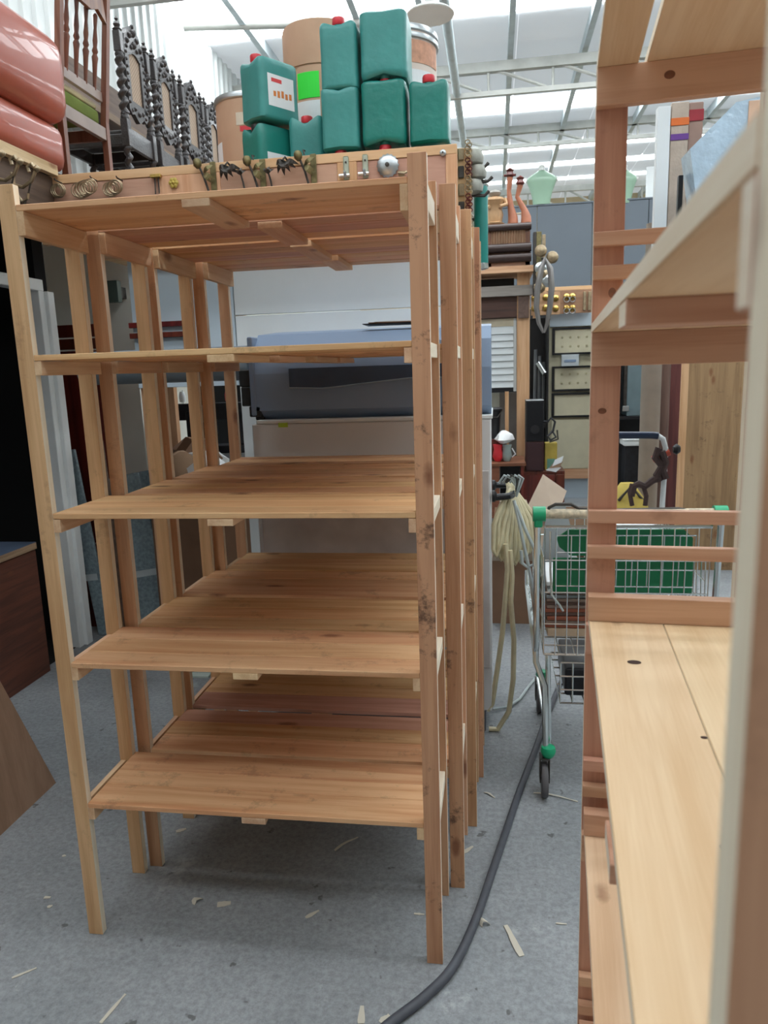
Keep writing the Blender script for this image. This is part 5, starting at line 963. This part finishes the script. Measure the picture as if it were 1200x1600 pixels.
# boards and papers piled in the trolley
T0 = Vector((0, 0, 0)); pz = zb_ + .035; cols = [plain('pale_wood_board', 'c0a78c', .7), plain('rust_brown_board', '8e4f38', .7), bpy.data.materials['rust_brown_board'] if 'rust_brown_board' in bpy.data.materials else CARDD, plain('dark_brown_tile', '5f463c', .6), plain('grey_brown_board', '8a7468', .7)]
r3 = random.Random(8); z = pz
names = ('lowest pale board', 'rust-brown board low', 'rust-brown board middle', 'rust-brown board high', 'dark board', 'grey-brown board', 'grey board near the top', 'white sheet pad')
for k in range(14):
    th = (.030, .014, .014, .014, .012, .014, .012, .012, .010, .012, .010, .010, .010, .016)[k]
    mt = [cols[0], cols[1], cols[4], cols[1], cols[3], cols[1], cols[4], cols[3], cols[4], GREYP, cols[4], WHITE, GREYP, PAPER][k]
    w2 = .20 + r3.uniform(-.012, .012); ox = .185 + r3.uniform(-.006, .006)
    lbk = 'topmost white sheet of the pile in the trolley' if k == 13 else ('thick pale board at the bottom of the trolley pile' if k == 0 else ('rust-brown', 'grey-brown', 'dark brown', 'grey', 'white')[(0, 0, 1, 0, 2, 0, 1, 2, 1, 3, 1, 4, 3, 4)[k]] + ' board, %s from the bottom of the pile in the trolley' % 'first second third fourth fifth sixth seventh eighth ninth tenth eleventh twelfth thirteenth last'.split()[k])
    o = MB().box(0, w2, 0, .28, 0, th, .002).build('flat_board', mt, None, (ox, TY + .135 + r3.uniform(0, .01), z), (0, 0, r3.uniform(-.05, .05))); tag(o, lbk, 'board', 'boards piled in the shopping trolley'); z += th + .0015
pb_ = thing('paper_bag_in_trolley', 'grey-white crumpled sheeting at the left inside the trolley', 'sheeting', (.20, TY + .5, zb_ + .05)); MB().prism([(0, 0), (.10, .02), (.11, .30), (.08, .42), (.01, .40), (-.01, .2)], .012).build('sheet', plain('grey_sheeting', '9aa0a2', .6), pb_); MB().prism([(.08, 0), (.14, .02), (.13, .20), (.10, .24)], .01, Matrix.Translation((0, -.03, 0))).build('white_strip', PAPER, pb_)
t = thing('white_box_in_trolley', 'white boxes in the far end of the trolley, beside the green seat', 'box', (.50, TY + .45, zb_ + .05)); B('box', WHITE, t, 0, .16, 0, .2, 0, .30); B('label', GREYP, t, .03, .12, -.004, -.0005, .05, .12)
# ================================================================== CABLE AND DEBRIS ON THE FLOOR
def cr(pts, n=8):
    out = []; P_ = [pts[0]] + list(pts) + [pts[-1]]
    for i in range(1, len(P_) - 2):
        for j in range(n):
            u = j / n; a, b, c_, d = P_[i - 1], P_[i], P_[i + 1], P_[i + 2]
            out.append(.5 * ((2 * b) + (c_ - a) * u + (2 * a - 5 * b + 4 * c_ - d) * u * u + (3 * b - a - 3 * c_ + d) * u ** 3))
    return out + [pts[-1]]
cpts = [atZ(x, y, .013) for x, y in ((560, 1640), (612, 1597), (665, 1556), (708, 1510), (742, 1440), (768, 1365), (790, 1300), (812, 1235), (835, 1175), (858, 1110), (880, 1060), (900, 1030), (930, 1000))]
tag(MB().tube(cr(cpts), .0125, 10).build('floor_cable', plain('dark_grey_cable', '4b4e56', .55, 0, .12, 30)), 'thick dark grey cable curving across the concrete floor', 'cable')
SH = plain('pale_shaving', 'c9c3b4', .8, 0, .06)
def splinter(px, py, L, w_, ang, label, mt=SH, curl=0, grp='wood splinters and shavings on the floor'):
    p = atZ(px, py, .002); n = 6; vs = []
    rs = random.Random(px)
    for i in range(n + 1):
        u = i / n; x = (u - .5) * L; ww = w_ * (.55 + .45 * math.sin(PI * min(1, u + .15))) * rs.uniform(.75, 1.2) / 2; zc = curl * math.sin(PI * u * 1.0) + .0005
        yo = curl * .6 * math.sin(5 * u)
        for zz_ in (zc, zc + .0015): vs += [(x, yo - ww, zz_), (x, yo + ww, zz_)]
    fs = [[0, 1, 3, 2], [4 * n, 4 * n + 2, 4 * n + 3, 4 * n + 1]]
    for i in range(n):
        b_ = 4 * i; fs += [[b_, b_ + 4, b_ + 5, b_ + 1], [b_ + 2, b_ + 3, b_ + 7, b_ + 6], [b_, b_ + 2, b_ + 6, b_ + 4], [b_ + 1, b_ + 5, b_ + 7, b_ + 3]]
    o = MB().add(vs, fs).build('wood_splinter', mt, None, (p.x, p.y, .0005), (0, 0, ang)); tag(o, label, 'splinter', grp)
splinter(802, 1469, .115, .020, 1.95, 'long flat pale splinter right of the dark cable', curl=.002)
splinter(541, 1318, .10, .010, .9, 'thin curved splinter in the shadow under the front unit', curl=.004)
splinter(488, 1428, .045, .012, .8, 'short splinter under the front unit, left of its right post')
splinter(350, 1412, .04, .022, .3, 'pointed pale chip under the front unit')
splinter(308, 1408, .03, .016, 1.2, 'crumpled chip left of the pointed one', curl=.008)
splinter(283, 1297, .035, .018, .6, 'white chip behind the second unit post')
splinter(757, 1444, .025, .018, .7, 'curled shaving beside the long flat splinter', curl=.012)
splinter(732, 1327, .045, .014, .9, 'short splinter by the right posts of the second unit')
splinter(868, 1245, .16, .008, -.25, 'long thin shaving beside the trolley wheel', curl=.005)
splinter(765, 1242, .05, .008, -.6, 'thin curl on the floor left of the cable', curl=.004)
splinter(655, 1428, .03, .008, .0, 'tiny splinter against the front right post')
splinter(565, 1585, .05, .018, 1.7, 'broken splinter at the bottom edge beside the cable')
splinter(602, 1592, .03, .02, .9, 'wide chip touching the cable at the bottom edge')
splinter(177, 1575, .09, .010, 1.35, 'long splinter at the lower left of the floor')
splinter(38, 1520, .06, .008, .7, 'thin splinter near the lower left corner')
splinter(74, 1402, .02, .012, .1, 'tiny white chip at the left, above another')
splinter(78, 1416, .015, .012, .6, 'tiny white chip at the left, below another')
splinter(877, 1443, .03, .005, .0, 'faint thin sliver near the right unit')
splinter(100, 1337, .012, .010, .2, 'small white speck left of the front unit leg')
splinter(745, 1130, .05, .006, .2, 'thin sliver beside the rearmost unit foot') if False else None
